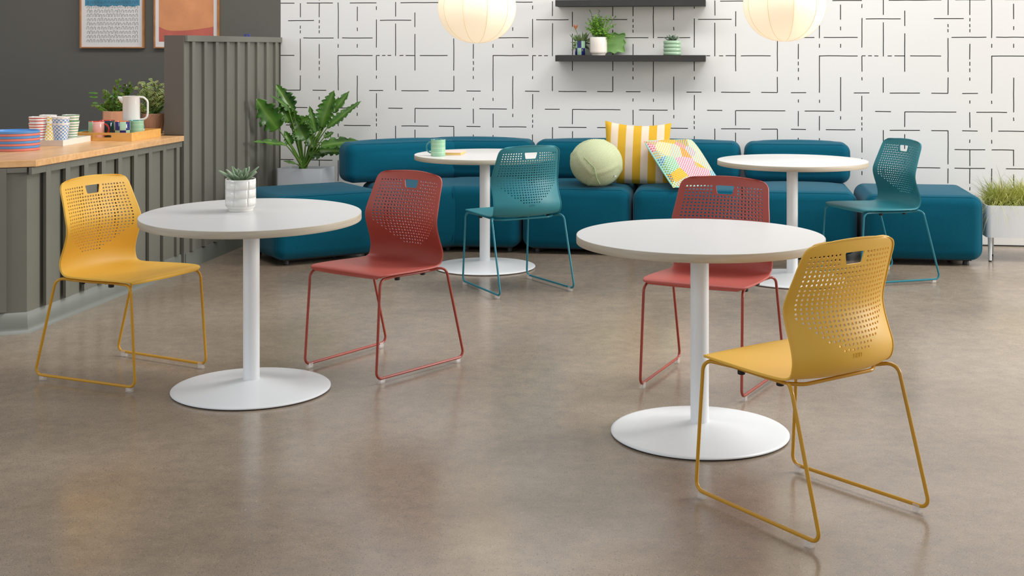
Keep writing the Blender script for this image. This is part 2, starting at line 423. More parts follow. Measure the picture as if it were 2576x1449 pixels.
# ------------------------------------------------------------------ framed prints
m_frame = wood_material('oak_frame', (160, 104, 58), (190, 132, 80), scale=(3, 3, 3), rough=0.5)
m_paper = M('print_paper', (228, 225, 222), rough=0.7, spec=0.3)
m_ink = M('grey_ink', (84, 90, 86), rough=0.9)
m_blue = M('blue_paint_block', (70, 132, 160), rough=0.9, noise=0.12, nscale=9)
m_orange = M('orange_paint_block', (219, 150, 104), rough=0.9, noise=0.05, nscale=6)
m_coral = M('coral_paint_block', (196, 104, 90), rough=0.9, noise=0.05, nscale=6)
def wbox(mb, s0, s1, t0, t1, z0, z1, mi=0):
    vs = [wp(s, t, z) for s in (s0, s1) for t in (t0, t1) for z in (z0, z1)]
    mb.add(vs, [(0, 1, 3, 2), (4, 6, 7, 5), (0, 4, 5, 1), (2, 3, 7, 6), (0, 2, 6, 4), (1, 5, 7, 3)], mi)
def framed(s0, s1, z0, z1, label):
    t = thing('framed_print', label, 'picture', wp(0, 0)); t.location = (0, 0, 0)
    mb = MB(); b = 0.010
    wbox(mb, s0, s0 + b, 0.001, 0.03, z0, z1); wbox(mb, s1 - b, s1, 0.001, 0.03, z0, z1)
    wbox(mb, s0 + b, s1 - b, 0.001, 0.03, z0, z0 + b); wbox(mb, s0 + b, s1 - b, 0.001, 0.03, z1 - b, z1)
    mb.build('frame', m_frame, t, smooth=False)
    mb = MB(); wbox(mb, s0 + b, s1 - b, 0.002, 0.018, z0 + b, z1 - b); mb.build('paper', m_paper, t, smooth=False)
    return t
fa = framed(-2.114, -1.579, 1.424, 2.17, 'oak-framed print of rows of small grey arches under a blue block')
mb = MB(); s0, s1 = -2.074, -1.615
for row in range(10):
    zz = 1.470 + row * 0.0335; nn = 15 if row % 2 else 16
    for k in range(nn):
        s = s0 + 0.012 + (s1 - s0 - 0.024) * (k + 0.5) / nn + random.uniform(-0.003, 0.003); hgt = random.uniform(0.02, 0.027); wd = random.uniform(0.0065, 0.009)
        pts = [wp(s + wd * math.cos(a), 0.0185, zz + (hgt - wd) * (1 if 0 <= a <= PI else 0) + wd * math.sin(a)) for a in [PI * q / 6 for q in range(7)]]
        pts = [wp(s + wd * 1.05, 0.0185, zz)] + pts + [wp(s - wd * 1.05, 0.0185, zz + 0.002)]
        mb.tube(pts, 0.0012, n=4)
mb.build('arch_marks', m_ink, fa, smooth=False)
mb = MB(); n = 24; low = [1.757 + 0.004 * math.sin(k * 1.7) + 0.0035 * math.sin(k * 0.55) for k in range(n + 1)]
vs = [wp(s0 + (s1 - s0) * k / n, 0.0183, low[k]) for k in range(n + 1)] + [wp(s0 + (s1 - s0) * k / n, 0.0183, 2.11) for k in range(n + 1)]
vs = [v for v in vs]; mb.add(vs, [(k, k + 1, n + 1 + k + 1, n + 1 + k) for k in range(n)]); mb.build('blue_block', m_blue, fa, smooth=False)
fb = framed(-1.494, -0.961, 1.424, 2.17, 'oak-framed print of an orange shape over a coral band, partly behind the partition')
s0, s1 = -1.455, -1.003
mb = MB(); mb.add([wp(s0, 0.0183, 1.475), wp(s1, 0.0183, 1.475), wp(s1, 0.0183, 1.66), wp(s0, 0.0183, 1.66)], [(0, 1, 2, 3)]); mb.build('coral_band', m_coral, fb, smooth=False)
mb = MB(); low = []
for k in range(n + 1):
    q = k / n; low.append(1.560 + 0.034 * max(0, (0.25 - q) / 0.25) ** 2 + 0.032 * max(0, (q - 0.35) / 0.65) ** 1.6)
vs = [wp(s0 + (s1 - s0) * k / n, 0.0188, low[k]) for k in range(n + 1)] + [wp(s0 + (s1 - s0) * k / n, 0.0188, 2.11) for k in range(n + 1)]
mb.add(vs, [(k, k + 1, n + 1 + k + 1, n + 1 + k) for k in range(n)]); mb.build('orange_block', m_orange, fb, smooth=False)

# ------------------------------------------------------------------ tables
def make_table(x, y, label, tilt=0.0):
    t = thing('round_table', label, 'table', (x, y, 0), 0, 'round white pedestal tables')
    tr = Matrix.Rotation(tilt, 3, 'X')
    R = 0.4572
    mb = MB(); mb.lathe([(0.0, 0.0), (R - 0.0015, 0.0), (R - 0.0015, 0.0292), (R - 0.002, 0.0300), (0, 0.0302)], n=160)
    o = mb.build('tabletop', m_lam, t, ang=30); o.location = (0, 0, 0.7065); o.rotation_euler = (tilt, 0, 0)
    mb = MB(); mb.lathe([(R - 0.0014, 0.0003), (R - 0.0006, 0.0003), (R, 0.0012), (R, 0.0285), (R - 0.0005, 0.0294), (R - 0.0014, 0.0296)], n=160)
    e = mb.build('edge_band', m_edge, o, ang=50)
    mb = MB(); mb.lathe([(0.034, 0.044), (0.034, 0.699)], n=40, cap0=True, cap1=True); mb.build('pole', m_metal, t)
    mb = MB(); mb.lathe([(0.0, 0.6995), (0.12, 0.6995), (0.13, 0.7015), (0.13, 0.7045), (0.0, 0.7045)], n=40); mb.build('mounting_plate', m_black, t)
    r = 0.3285
    mb = MB(); mb.lathe([(0, 0.0035), (r - 0.004, 0.0035), (r, 0.006), (r, 0.0095), (r - 0.003, 0.0120), (r - 0.012, 0.0134), (r - 0.07, 0.0155), (0.20, 0.0225), (0.12, 0.034), (0.05, 0.0435), (0.0345, 0.0455), (0.0345, 0.047), (0, 0.047)], n=140)
    mb.build('base', m_metal, t, ang=50)
    mb = MB(); mb.lathe([(0, 0.0), (r - 0.006, 0.0), (r - 0.006, 0.0035), (0, 0.0035)], n=100); mb.build('base_gasket', m_black, t)
    return t
make_table(-1.195, 5.4154, 'round white table at left holding the white potted succulent', 0.0236)
make_table(0.6038, 4.7995, 'round white table nearest the camera, bare, beside the rear-facing yellow chair')
make_table(-0.3384, 8.4148, 'round white table before the left sofa holding a green mug and notebook')
make_table(1.5726, 7.9653, 'bare round white table at the back right under the right lantern')

# ------------------------------------------------------------------ chairs
ST = np.array([  # yc zc ye ze w
 [.2895, .4395, .2825, .4405, .192], [.2925, .4475, .286, .4485, .207], [.288, .4555, .281, .4555, .215], [.270, .4610, .263, .4595, .224], [.240, .4615, .235, .4605, .230],
 [.185, .4585, .180, .4600, .233], [.110, .4525, .105, .4580, .233], [.030, .4465, .030, .4560, .230], [-.045, .4430, -.025, .4550, .226], [-.095, .4455, -.066, .4555, .222],
 [-.131, .4590, -.092, .4640, .220], [-.151, .4850, -.103, .4870, .221], [-.157, .5150, -.104, .5150, .220], [-.151, .5550, -.093, .5520, .2165], [-.135, .6000, -.076, .6000, .216],
 [-.122, .6400, -.0665, .6400, .2175], [-.1195, .6700, -.0680, .6700, .2185], [-.126, .7100, -.0810, .7100, .2145], [-.137, .7500, -.0960, .7500, .2085], [-.1435, .7900, -.1115, .7900, .204],
 [-.1470, .8145, -.1210, .8130, .2010], [-.1490, .8310, -.1265, .8280, .1960], [-.1500, .8450, -.1305, .8395, .1870], [-.1505, .8550, -.1330, .8470, .1720], [-.1508, .8610, -.1345, .8515, .1450]])
_d = np.r_[0, np.cumsum(np.hypot(np.diff(ST[:, 0]), np.diff(ST[:, 1])))]
def chair_row(t):                   # natural-looking Catmull-Rom through the stations
    i = int(np.clip(np.searchsorted(_d, t) - 1, 0, len(_d) - 2)); h = _d[i + 1] - _d[i]; q = (t - _d[i]) / h
    def tan(j):
        if j == 0: return (ST[1] - ST[0]) / (_d[1] - _d[0])
        if j == len(_d) - 1: return (ST[-1] - ST[-2]) / (_d[-1] - _d[-2])
        return (ST[j + 1] - ST[j - 1]) / (_d[j + 1] - _d[j - 1])
    a, b = ST[i], ST[i + 1]; ma, mbb = tan(i) * h, tan(i + 1) * h
    return a * (2 * q**3 - 3 * q**2 + 1) + ma * (q**3 - 2 * q**2 + q) + b * (-2 * q**3 + 3 * q**2) + mbb * (q**3 - q**2)
def S(u, t):
    yc, zc, ye, ze, w = chair_row(t); k = abs(u) ** 2.1
    return Vector((u * w, yc + (ye - yc) * k, zc + (ze - zc) * k))
def Snorm(u, t):
    e = 1e-3; u = max(-0.998, min(0.998, u)); k = abs(u) ** 2.1; w = chair_row(t)[4]
    a = S(u + e, t) - S(u - e, t); a.x = 2 * e * w
    r1 = chair_row(min(_d[-1], t + e)); r0 = chair_row(max(0, t - e))
    b = Vector((0, (r1[0] - r0[0]) * (1 - k) + (r1[2] - r0[2]) * k, (r1[1] - r0[1]) * (1 - k) + (r1[3] - r0[3]) * k))
    n = b.cross(a); n.normalize(); return n      # seat: up; back: towards the sitter
def t_of_z(z):
    ts = np.linspace(_d[9], _d[-1], 600); zs = np.array([chair_row(t)[1] for t in ts]); return float(np.interp(z, zs, ts))
def make_shell_mesh():
    mb = MB()
    NR, NC = 21, 23
    tT, tB = t_of_z(0.8225), t_of_z(0.5225)
    us = [-1, -.985, -.955, -.92] + [(-.885 + 1.77 * i / NC) for i in range(NC + 1)] + [.92, .955, .985, 1]
    c0 = 4
    low = list(_d[4] * np.linspace(0, 1, 13) ** 1.6) + list(np.linspace(_d[4], _d[9], 12))[1:] + list(np.linspace(_d[9], tB, 9))[1:]
    perf = list(np.linspace(tB, tT, NR + 1))[1:]
    hi = list(tT + (_d[-1] - tT) * (1 - (1 - np.linspace(0, 1, 15)) ** 1.9))[1:]
    ts = low + perf + hi; r0 = len(low) - 1
    nu = len(us); idx = {}
    for j, t in enumerate(ts):
        for i, u in enumerate(us): idx[(i, j)] = len(mb.v); mb.v.append(tuple(S(u, t)))
    skip = {}
    cut = {20: 8, 19: 7, 18: 5, 17: 4, 16: 3, 15: 2, 14: 1}
    hole = set()
    for r in range(NR):                      # r = 0 is the top row
        for c in range(NC):
            k = cut.get(r, 0)
            if c < k or c >= NC - k: continue
            if r < 3 and 8 <= c <= 14: continue
            hole.add((r, c))
    def face(*q): mb.f.append(tuple(q)); mb.mi.append(0)
    def P(u, t): mb.v.append(tuple(S(u, t))); return len(mb.v) - 1
    for j in range(len(ts) - 1):
        r = (r0 + NR - 1) - j if r0 <= j < r0 + NR else None
        for i in range(nu - 1):
            c = i - c0
            q = [idx[(i, j)], idx[(i + 1, j)], idx[(i + 1, j + 1)], idx[(i, j + 1)]]
            if r is not None and r < 3 and 8 <= c <= 14: continue
            if r is None or (r, c) not in hole: face(*q); continue
            ua, ub, ta, tb = us[i], us[i + 1], ts[j], ts[j + 1]
            up = (r + c) % 2 == 0
            szf = 1 - 0.25 * abs((ua + ub) / 2) ** 3 - 0.16 * (r / 20) ** 2
            wl, wh = (0.375 * szf, 0.195 * szf) if up else (0.195 * szf, 0.375 * szf)
            cu, ct = (ua + ub) / 2, (ta + tb) / 2; du, dt = (ub - ua), (tb - ta)
            lo, hi_ = ct - 0.275 * szf * dt, ct + 0.275 * szf * dt
            cut_r = 0.07
            ring = []
            for (sx, wy, ty, nxt) in ((-1, wl, lo, 'h'), (1, wl, lo, 'v'), (1, wh, hi_, 'h'), (-1, wh, hi_, 'v')):
                other = wh if wy == wl and ty == lo else wl
                slope = (wh - wl)
                a_ = (cu + sx * (wy - cut_r) * du, ty)
                fy = 0.16; ww = wy + ((wh if ty == lo else wl) - wy) * fy
                b_ = (cu + sx * ww * du, ty + (1 if ty == lo else -1) * fy * (hi_ - lo))
                ring.append((a_, b_) if sx * (1 if ty == lo else -1) > 0 else (b_, a_))
            R_ = [(P(*a), P(*b)) for (a, b) in ring]    # for each corner: first, second going counter-clockwise
            for k4 in range(4):
                n4 = (k4 + 1) % 4
                face(q[k4], R_[k4][1], R_[k4][0])
                face(q[k4], q[n4], R_[n4][0], R_[k4][1])
    # hand hole
    iL, iR = c0 + 8, c0 + 15; jT = r0 + NR; jB = r0 + NR - 3
    outer = [idx[(i, jB)] for i in range(iL, iR)] + [idx[(iR, j)] for j in range(jB, jT)] + [idx[(i, jT)] for i in range(iR, iL, -1)] + [idx[(iL, j)] for j in range(jT, jB, -1)]
    ul, ur = us[iL], us[iR]; tb, tt = ts[jB], ts[jT]; W = (ur - ul) / 2; Hh_ = (tt - tb); tb2, tt2 = tb + 0.10 * Hh_, tt - 0.05 * Hh_
    corners = [(-0.62 * W, tb2), (0.62 * W, tb2), (0.80 * W, tt2), (-0.80 * W, tt2)]
    def rnd(cs, rad):
        out = []
        for i in range(4):
            a, b, c = [np.array([cs[(i + d) % 4][0] * 0.21, cs[(i + d) % 4][1]]) for d in (-1, 0, 1)]
            d1 = (a - b) / np.linalg.norm(a - b); d2 = (c - b) / np.linalg.norm(c - b)
            for q in range(6):
                s = q / 5; p = (b + d1 * rad) * (1 - s)**2 + b * 2 * s * (1 - s) + (b + d2 * rad) * s * s; out.append((p[0] / 0.21, p[1]))
        return out
    inner_pts = rnd(corners, 0.007); inner = [P(*p) for p in inner_pts]
    # bridge outer and inner rings by angle order
    cu, ct = 0, (tb2 + tt2) / 2
    def ang_uv(u, t): return math.atan2((t - ct) / Hh_, (u - cu) / (2 * W))
    ouv = [(us[i], tb) for i in range(iL, iR)] + [(ur, ts[j]) for j in range(jB, jT)] + [(us[i], tt) for i in range(iR, iL, -1)] + [(ul, ts[j]) for j in range(jT, jB, -1)]
    oa = [ang_uv(*p) for p in ouv]; ia = [ang_uv(*p) for p in inner_pts]
    so = oa.index(min(oa)); si = ia.index(min(ia))
    outer = outer[so:] + outer[:so]; oa = oa[so:] + oa[:so]; inner = inner[si:] + inner[:si]; ia = ia[si:] + ia[:si]
    a, b = 0, 0; no, ni = len(outer), len(inner)
    while a < no or b < ni:
        na = oa[(a + 1) % no] + (2 * PI if a + 1 >= no else 0); nb = ia[(b + 1) % ni] + (2 * PI if b + 1 >= ni else 0)
        if b >= ni or (a < no and na <= nb): face(outer[a % no], outer[(a + 1) % no], inner[b % ni]); a += 1
        else: face(outer[a % no], inner[(b + 1) % ni], inner[b % ni]); b += 1
    # turned-back rim all round
    J = len(ts) - 1; I = nu - 1
    ring = [(i, 0) for i in range(0, I)] + [(I, j) for j in range(0, J)] + [(i, J) for i in range(I, 0, -1)] + [(0, j) for j in range(J, 0, -1)]
    prev = [idx[k] for k in ring]
    for dep, outw in ((0.0006, 0.0011), (0.0018, 0.0019), (0.0035, 0.0022), (0.0075, 0.0022)):
        cur = []
        base_pts = [S(us[i], ts[j]) for (i, j) in ring]; mr_ = len(ring)
        for q, (i, j) in enumerate(ring):
            n_ = Snorm(us[i], ts[j]); p = base_pts[q]; tg = Vector((0, 0, 0))
            for dd_ in (1, 2, 3): tg += (base_pts[(q + dd_) % mr_] - base_pts[(q - dd_) % mr_]).normalized()
            o = n_.cross(tg).normalized()
            cur.append(len(mb.v)); mb.v.append(tuple(p - n_ * dep + o * outw))
        m_ = len(ring)
        for k in range(m_): face(prev[k], cur[k], cur[(k + 1) % m_], prev[(k + 1) % m_])
        prev = cur
    return mb
SHELL = make_shell_mesh()
TR = 0.0060
def tube_path(side):
    W = lambda w: side * w
    pts = [(W(.2192), .313, .022), (W(.2422), -.2347, .022), (W(.2375), -.1142, .4467), (W(.196), -.055, .4335), (W(.190), .02, .4325), (W(.192), .17, .4375), (W(.214), .2837, .4403)]
    return round_path(pts, [.030, .026, .040, .05, .2, .1, .036], closed=True, seg=7)
def glide(side, rear):
    mb = MB(); yy = -.190 if rear else .283; w = .2422 + (.2192 - .2422) * (yy + .2347) / .5477; x = side * w
    mb.box((x, yy, 0.0042), (0.019, 0.026, 0.0075), bev=0.001)
    mb.box((x - side * 0.0088, yy, 0.017), (0.0024, 0.026, 0.020), bev=0.0006); mb.box((x + side * 0.0088, yy, 0.013), (0.0024, 0.026, 0.012), bev=0.0006)
    mb.box((x, yy, 0.0115), (0.011, 0.02, 0.008), bev=0.001)
    return mb
def lettering():
    mb = MB(); t0 = t_of_z(0.5060)
    def stroke(p, q, r=0.0008):
        pts = []
        for k in range(5):
            x = p[0] + (q[0] - p[0]) * k / 4; y = p[1] + (q[1] - p[1]) * k / 4
            u = x / 0.22; t = t0 + y; pts.append(S(u, t) - Snorm(u, t) * 0.0047)
        mb.tube(pts, r, n=6)
    h = 0.0125
    # rear view reads left to right, so x grows to the viewer's right (chair's -x)
    X = -0.0165
    stroke((X, 0), (X, h)); stroke((X + .0085, 0), (X + .0085, h)); stroke((X, h / 2), (X + .0085, h / 2))
    X += .0125; o = [(X + .0015, 0), (X, .003), (X, h - .003), (X + .0015, h), (X + .007, h), (X + .0085, h - .003), (X + .0085, .003), (X + .007, 0)]
    for a, b in zip(o, o[1:] + o[:1]): stroke(a, b)
    X += .0125; o = [(X, 0), (X, h), (X + .006, h), (X + .0085, h - .003), (X + .0085, 0)]
    for a, b in zip(o, o[1:]): stroke(a, b)
    return mb
def make_chair(colname, c, fc, label, loc, heading, group):
    ms = M(colname + '_shell_plastic', c, rough=0.47, spec=0.5, bump=0.08, bscale=900)
    mf = M(colname + '_frame_paint', fc, rough=0.28, spec=0.5)
    t = thing('side_chair', label, 'chair', loc, heading - PI / 2, group)
    mb = MB(); mb.v = list(SHELL.v); mb.f = list(SHELL.f); mb.mi = list(SHELL.mi)
    sh = mb.build('seat_shell', ms, t, ang=50, recalc=False)
    sd = sh.modifiers.new('thickness', 'SOLIDIFY'); sd.thickness = 0.0045; sd.offset = 1.0; sd.use_rim = True
    me = bpy.data.meshes.new_from_object(sh.evaluated_get(bpy.context.evaluated_depsgraph_get())); sh.modifiers.clear(); sh.data = me
    me.polygons.foreach_set('use_smooth', [True] * len(me.polygons)); me.set_sharp_from_angle(angle=math.radians(55))
    for s in (-1, 1):
        mb = MB(); mb.tube(tube_path(s), TR, n=12, closed=True); mb.build('sled_leg', mf, t)
        for rear in (0, 1): glide(s, rear).build('floor_glide', m_glide, t, smooth=False)
        for yy in (-.02, .145):
            mb = MB(); mb.lathe([(0.0, 0.4175), (0.010, 0.4175), (0.012, 0.4195), (0.012, 0.432), (0, 0.432)], n=18, c=(s * .183, yy, 0)); mb.build('stacking_bumper', m_black, t)
    mb = MB(); mb.tube(round_path([(-.197, -.058, .4335), (-.15, -.088, .4305), (.15, -.088, .4305), (.197, -.058, .4335)], .05), TR, n=10); mb.build('rear_crossbar', mf, t)
    mb = MB(); mb.tube([(-.19, .12, .4340), (-.1, .12, .4315), (.1, .12, .4315), (.19, .12, .4340)], TR, n=10); mb.build('front_crossbar', mf, t)
    lettering().build('raised_lettering', ms, t)
    return t
def place(src, loc, heading, label):
    c = copy_tree(src); c.location = loc; c.rotation_euler = (0, 0, heading - PI / 2); c['label'] = label; return c
D2 = math.radians
G = 'perforated sled-base side chairs'
YEL, YELF = (236, 184, 66), (206, 152, 36)
REDC, REDF = (178, 80, 68), (160, 64, 50)
TEA, TEAF = (38, 122, 132), (34, 122, 138)
yc = make_chair('yellow', YEL, YELF, 'yellow chair seen from behind at right, nearest the camera', (0.8681, 4.0034, 0), D2(125.28), G)
place(yc, (-1.8483, 5.6964, 0), D2(-26.28), 'yellow chair at far left beside the counter, facing right')
rc = make_chair('red', REDC, REDF, 'brick red chair right of the succulent table, facing left', (-0.6676, 5.865, 0), D2(233.01), G)
place(rc, (0.7668, 5.587, 0), D2(243.72), 'brick red chair behind the nearest white table, half hidden')
tc_ = make_chair('teal', TEA, TEAF, 'teal chair seen from behind at the mug table', (-0.105, 7.6492, 0), D2(118.6), G)
place(tc_, (2.1518, 8.022, 0), D2(199.3), 'teal chair at the back right facing left, before the ottoman')

# ------------------------------------------------------------------ soft seating
def soft(mb, quad, z0, z1, r, n=16, puff=0.0):
    """rounded block on a four-cornered plan (corner order: front-left, front-right, back-right, back-left)"""
    q = [Vector((p[0], p[1], 0)) for p in quad]
    cen = sum(q, Vector()) / 4
    e1 = ((q[1] - q[0]) + (q[2] - q[3])).normalized(); e2 = Vector((-e1.y, e1.x, 0))
    # inner quad: move edges in by r
    inner = []
    for i in range(4):
        a, b, c = q[i - 1], q[i], q[(i + 1) % 4]
        d1 = (b - a).normalized(); d2 = (c - b).normalized(); n1 = Vector((-d1.y, d1.x, 0)); n2 = Vector((-d2.y, d2.x, 0))
        bis = (n1 + n2); inner.append(b + bis * (r / (1 + n1.dot(n2))))
    def lerp(u, v): return (inner[0] * (1 - u) * (1 - v) + inner[1] * u * (1 - v) + inner[2] * u * v + inner[3] * (1 - u) * v)
    zi0, zi1 = z0 + r, z1 - r
    lens = ((inner[1] - inner[0]).length, (inner[3] - inner[0]).length, zi1 - zi0)
    def params(L):
        out = []; k = 5
        for i in range(k): a = (PI / 4) * (1 - i / k); out.append((0.0, -math.tan(a)))
        m = 9
        for i in range(m + 1): out.append((i / m, 0.0))
        for i in range(k): a = (PI / 4) * ((i + 1) / k); out.append((1.0, math.tan(a)))
        return out
    PP = params(0); m = len(PP)
    for axis in range(3):
        for sg in (-1, 1):
            base = len(mb.v)
            o = [k for k in range(3) if k != axis]
            for (pa, na) in PP:
                for (pb, nb) in PP:
                    pos = [0, 0, 0]; nr = [0, 0, 0]
                    pos[axis] = 0.0 if sg < 0 else 1.0; nr[axis] = sg
                    pos[o[0]] = pa; nr[o[0]] = na; pos[o[1]] = pb; nr[o[1]] = nb
                    nv = (e1 * nr[0] + e2 * nr[1] + Vector((0, 0, nr[2]))).normalized()
                    p = lerp(pos[0], pos[1]) + Vector((0, 0, zi0 + (zi1 - zi0) * pos[2])) + nv * r
                    pf = puff
                    for kk in o:
                        x = pos[kk]; pf *= (4 * x * (1 - x)) ** 0.6 if 0 < x < 1 else 0.0
                    if axis == 2 and sg < 0: pf = 0
                    if axis == 0: pf *= 0.35
                    p += nv * pf
                    mb.v.append(tuple(p))
            for a in range(m - 1):
                for b in range(m - 1):
                    f = (base + a * m + b, base + (a + 1) * m + b, base + (a + 1) * m + b + 1, base + a * m + b + 1)
                    flip = (sg < 0) ^ (axis == 1)
                    mb.f.append(f[::-1] if flip else f); mb.mi.append(0)
def seam_loop(mb, p, q, z0, z1, r, nrm, ins, rad=0.0028):
    """piping round an upright panel whose plan edge runs p->q, panel inset from the face by ins"""
    p = Vector((p[0], p[1], 0)); q = Vector((q[0], q[1], 0)); nrm = Vector((nrm[0], nrm[1], 0)).normalized(); d = (q - p).normalized()
    k = r * (1 - math.sqrt(max(0, 1 - ((r - ins) / r) ** 2)))
    a = p - nrm * ins; b = q - nrm * ins
    pts = [a + d * k + Vector((0, 0, z0 + k)), b - d * k + Vector((0, 0, z0 + k)), b - d * k + Vector((0, 0, z1 - k)), a + d * k + Vector((0, 0, z1 - k))]
    mb.tube(round_path(pts, r - k * 0.6, closed=True, seg=8), rad, n=6, closed=True)
def feet(t, pts):
    for p in pts:
        mb = MB(); mb.lathe([(0, 0.0), (0.020, 0.0), (0.022, 0.003), (0.018, 0.034), (0, 0.034)], n=16, c=(p[0], p[1], 0)); mb.build('foot', m_foot, t)
def wq(s0, s1, t0, t1):   # plan quad in wall coordinates: front-left, front-right, back-right, back-left
    return [wp(s0, t1), wp(s1, t1), wp(s1, t0), wp(s0, t0)]
SEATZ = 0.462; SB = 0.036; RR = 0.074
def block(name, quad, z0, z1, r, parent, puff=0.014, pip=True, label=None):
    mb = MB(); soft(mb, quad, z0, z1, r, puff=puff); o = mb.build(name, m_teal_fab, parent, ang=60, recalc=True)
    if pip:
        mb = MB(); seam_loop(mb, quad[0], quad[1], z0, z1, r, (Vector(quad[1]) - Vector(quad[0])).cross(Vector((0, 0, 1))), r * 0.42); mb.build('piping', m_teal_pipe, o)
        mb = MB(); seam_loop(mb, quad[3], quad[2], z0, z1, r, (Vector(quad[3]) - Vector(quad[2])).cross(Vector((0, 0, 1))), r * 0.42)
        mb.build('piping', m_teal_pipe, o)
    return o
def under(name, quad, parent):     # dark recessed plinth under the upholstery
    q = [Vector((p[0], p[1], 0)) for p in quad]; c = sum(q, Vector()) / 4
    pl = [c + (p - c) * 0.82 for p in q]; mb = MB(); prism(mb, pl, 0.030, SB + 0.02); mb.build(name, m_black, parent, smooth=False)
def foot_spots(quad, k=0.74):
    q = [Vector((p[0], p[1], 0)) for p in quad]; c = sum(q, Vector()) / 4
    return [c + (p - c) * k for p in q]
TS, TB0 = 0.845, 0.035
# double sofa
q1 = wq(1.566, 2.318, TB0, TS); q2 = wq(2.332, 3.076, TB0, TS)
t = thing('sofa', 'teal two-seat sofa module in the middle, behind the three cushions', 'sofa', (0, 0, 0))
block('seat', q1, SB, SEATZ, RR, t); block('seat', q2, SB, SEATZ, RR, t)
def backrest(name, quad, parent): return block(name, quad, SEATZ - 0.004, 0.748, 0.070, parent, puff=0.016)
backrest('backrest', wq(1.572, 3.074, 0.045, 0.30), t)
for q in (q1, q2): under('plinth', q, t)
feet(t, foot_spots(q1) + foot_spots(q2))
# single seat
q = wq(3.092, 3.838, TB0, TS)
t = thing('lounge_seat', 'teal single seat with backrest at the right end of the sofa run', 'sofa', (0, 0, 0))
block('seat', q, SB, SEATZ, RR, t); backrest('backrest', wq(3.100, 3.846, 0.045, 0.30), t); under('plinth', q, t); feet(t, foot_spots(q))
# bent corner module
t = thing('angled_sofa', 'teal angled sofa module at left, behind the mug table', 'sofa', (0, 0, 0))
Fb = wp(1.085, TS); Bb = wp(0.98, TB0)            # the bend line, front and back
qs = [wp(0.95, TS), wp(1.552, TS), wp(1.552, TB0), wp(0.86, TB0)]
Fl = Vector((-1.000, 8.815, 0)); Bl = Vector((-1.30, 9.46, 0))
qa = [Fl, wp(1.10, TS) + Vector((0.17, 0.085, 0)), wp(1.14, TB0 + 0.02), Bl]
block('seat', qs, SB, SEATZ, RR, t, pip=False); block('angled_seat', qa, SB - 0.001, SEATZ - 0.0015, RR, t, pip=False)
mb = MB()
mb.tube([Vector((p[0], p[1], z)) for (p, z) in ((wp(1.085, TS + 0.0085), 0.07), (wp(1.085, TS + 0.010), 0.25), (wp(1.085, TS + 0.008), 0.42))] + [Vector((*wp(1.083, TS - 0.03)[:2], SEATZ - 0.004))], 0.0022, n=6)
mb.build('seam', m_teal_pipe, t)
def off(p, q, k): return p + (q - p) * k
backrest('backrest', wq(0.70, 1.560, 0.045, 0.30), t).name = 'backrest'
BR = Vector((-1.345, 9.19, 0)); dBR = Vector((0.888, 0.46, 0)).normalized(); nBR = Vector((-dBR.y, dBR.x, 0))
L_ = 0.90
backrest('angled_backrest', [BR, BR + dBR * L_, BR + dBR * (L_ - 0.06) + nBR * 0.245, BR + nBR * 0.245], t)
under('plinth', qs, t); under('plinth', qa, t); feet(t, foot_spots(qs) + foot_spots(qa))
# ottomans
A0 = Vector((-1.69, 8.385, 0)); dA = Vector((0.852, 0.523, 0)).normalized(); nA = Vector((-dA.y, dA.x, 0))
qo = [A0, A0 + dA * 0.79, A0 + dA * 0.79 + nA * 0.72, A0 + nA * 0.72]
t = thing('ottoman', 'teal block ottoman at left, set at an angle beside the planter', 'ottoman', (0, 0, 0), 0, 'teal ottomans')
block('seat', qo, SB, SEATZ, RR, t); under('plinth', qo, t); feet(t, foot_spots(qo))
qr = [wp(3.868, 0.96), wp(4.628, 0.96), wp(4.628, 0.17), wp(3.868, 0.17)]
t = thing('ottoman', 'teal block ottoman at the right end, behind the right teal chair', 'ottoman', (0, 0, 0), 0, 'teal ottomans')
block('seat', qr, SB, SEATZ, RR, t); under('plinth', qr, t); feet(t, foot_spots(qr))

# ------------------------------------------------------------------ cushions
def pillow(w, h, th, n=26, pinch=0.10, sag=0.0):
    mb = MB()
    for side in (1, -1):
        base = len(mb.v)
        for i in range(n + 1):
            for j in range(n + 1):
                a = -1 + 2 * i / n; b = -1 + 2 * j / n
                x = a * (1 - pinch * (1 - b * b) * abs(a) ** 3); y = b * (1 - pinch * (1 - a * a) * abs(b) ** 3)
                d = ((1 - a * a) * (1 - b * b)) ** 0.42
                wr = 0.006 * math.sin(7 * a + 3 * b) * (1 - d) * (1 if d > 0 else 0)
                mb.v.append((x * w / 2, side * (th / 2 * d + (0.0 if d == 0 else wr)), y * h / 2 - sag * (1 - a * a) * (b > 0) * b))
        for i in range(n):
            for j in range(n):
                f = (base + i * (n + 1) + j, base + (i + 1) * (n + 1) + j, base + (i + 1) * (n + 1) + j + 1, base + i * (n + 1) + j + 1)
                mb.f.append(f if side < 0 else f[::-1]); mb.mi.append(0)
    return mb
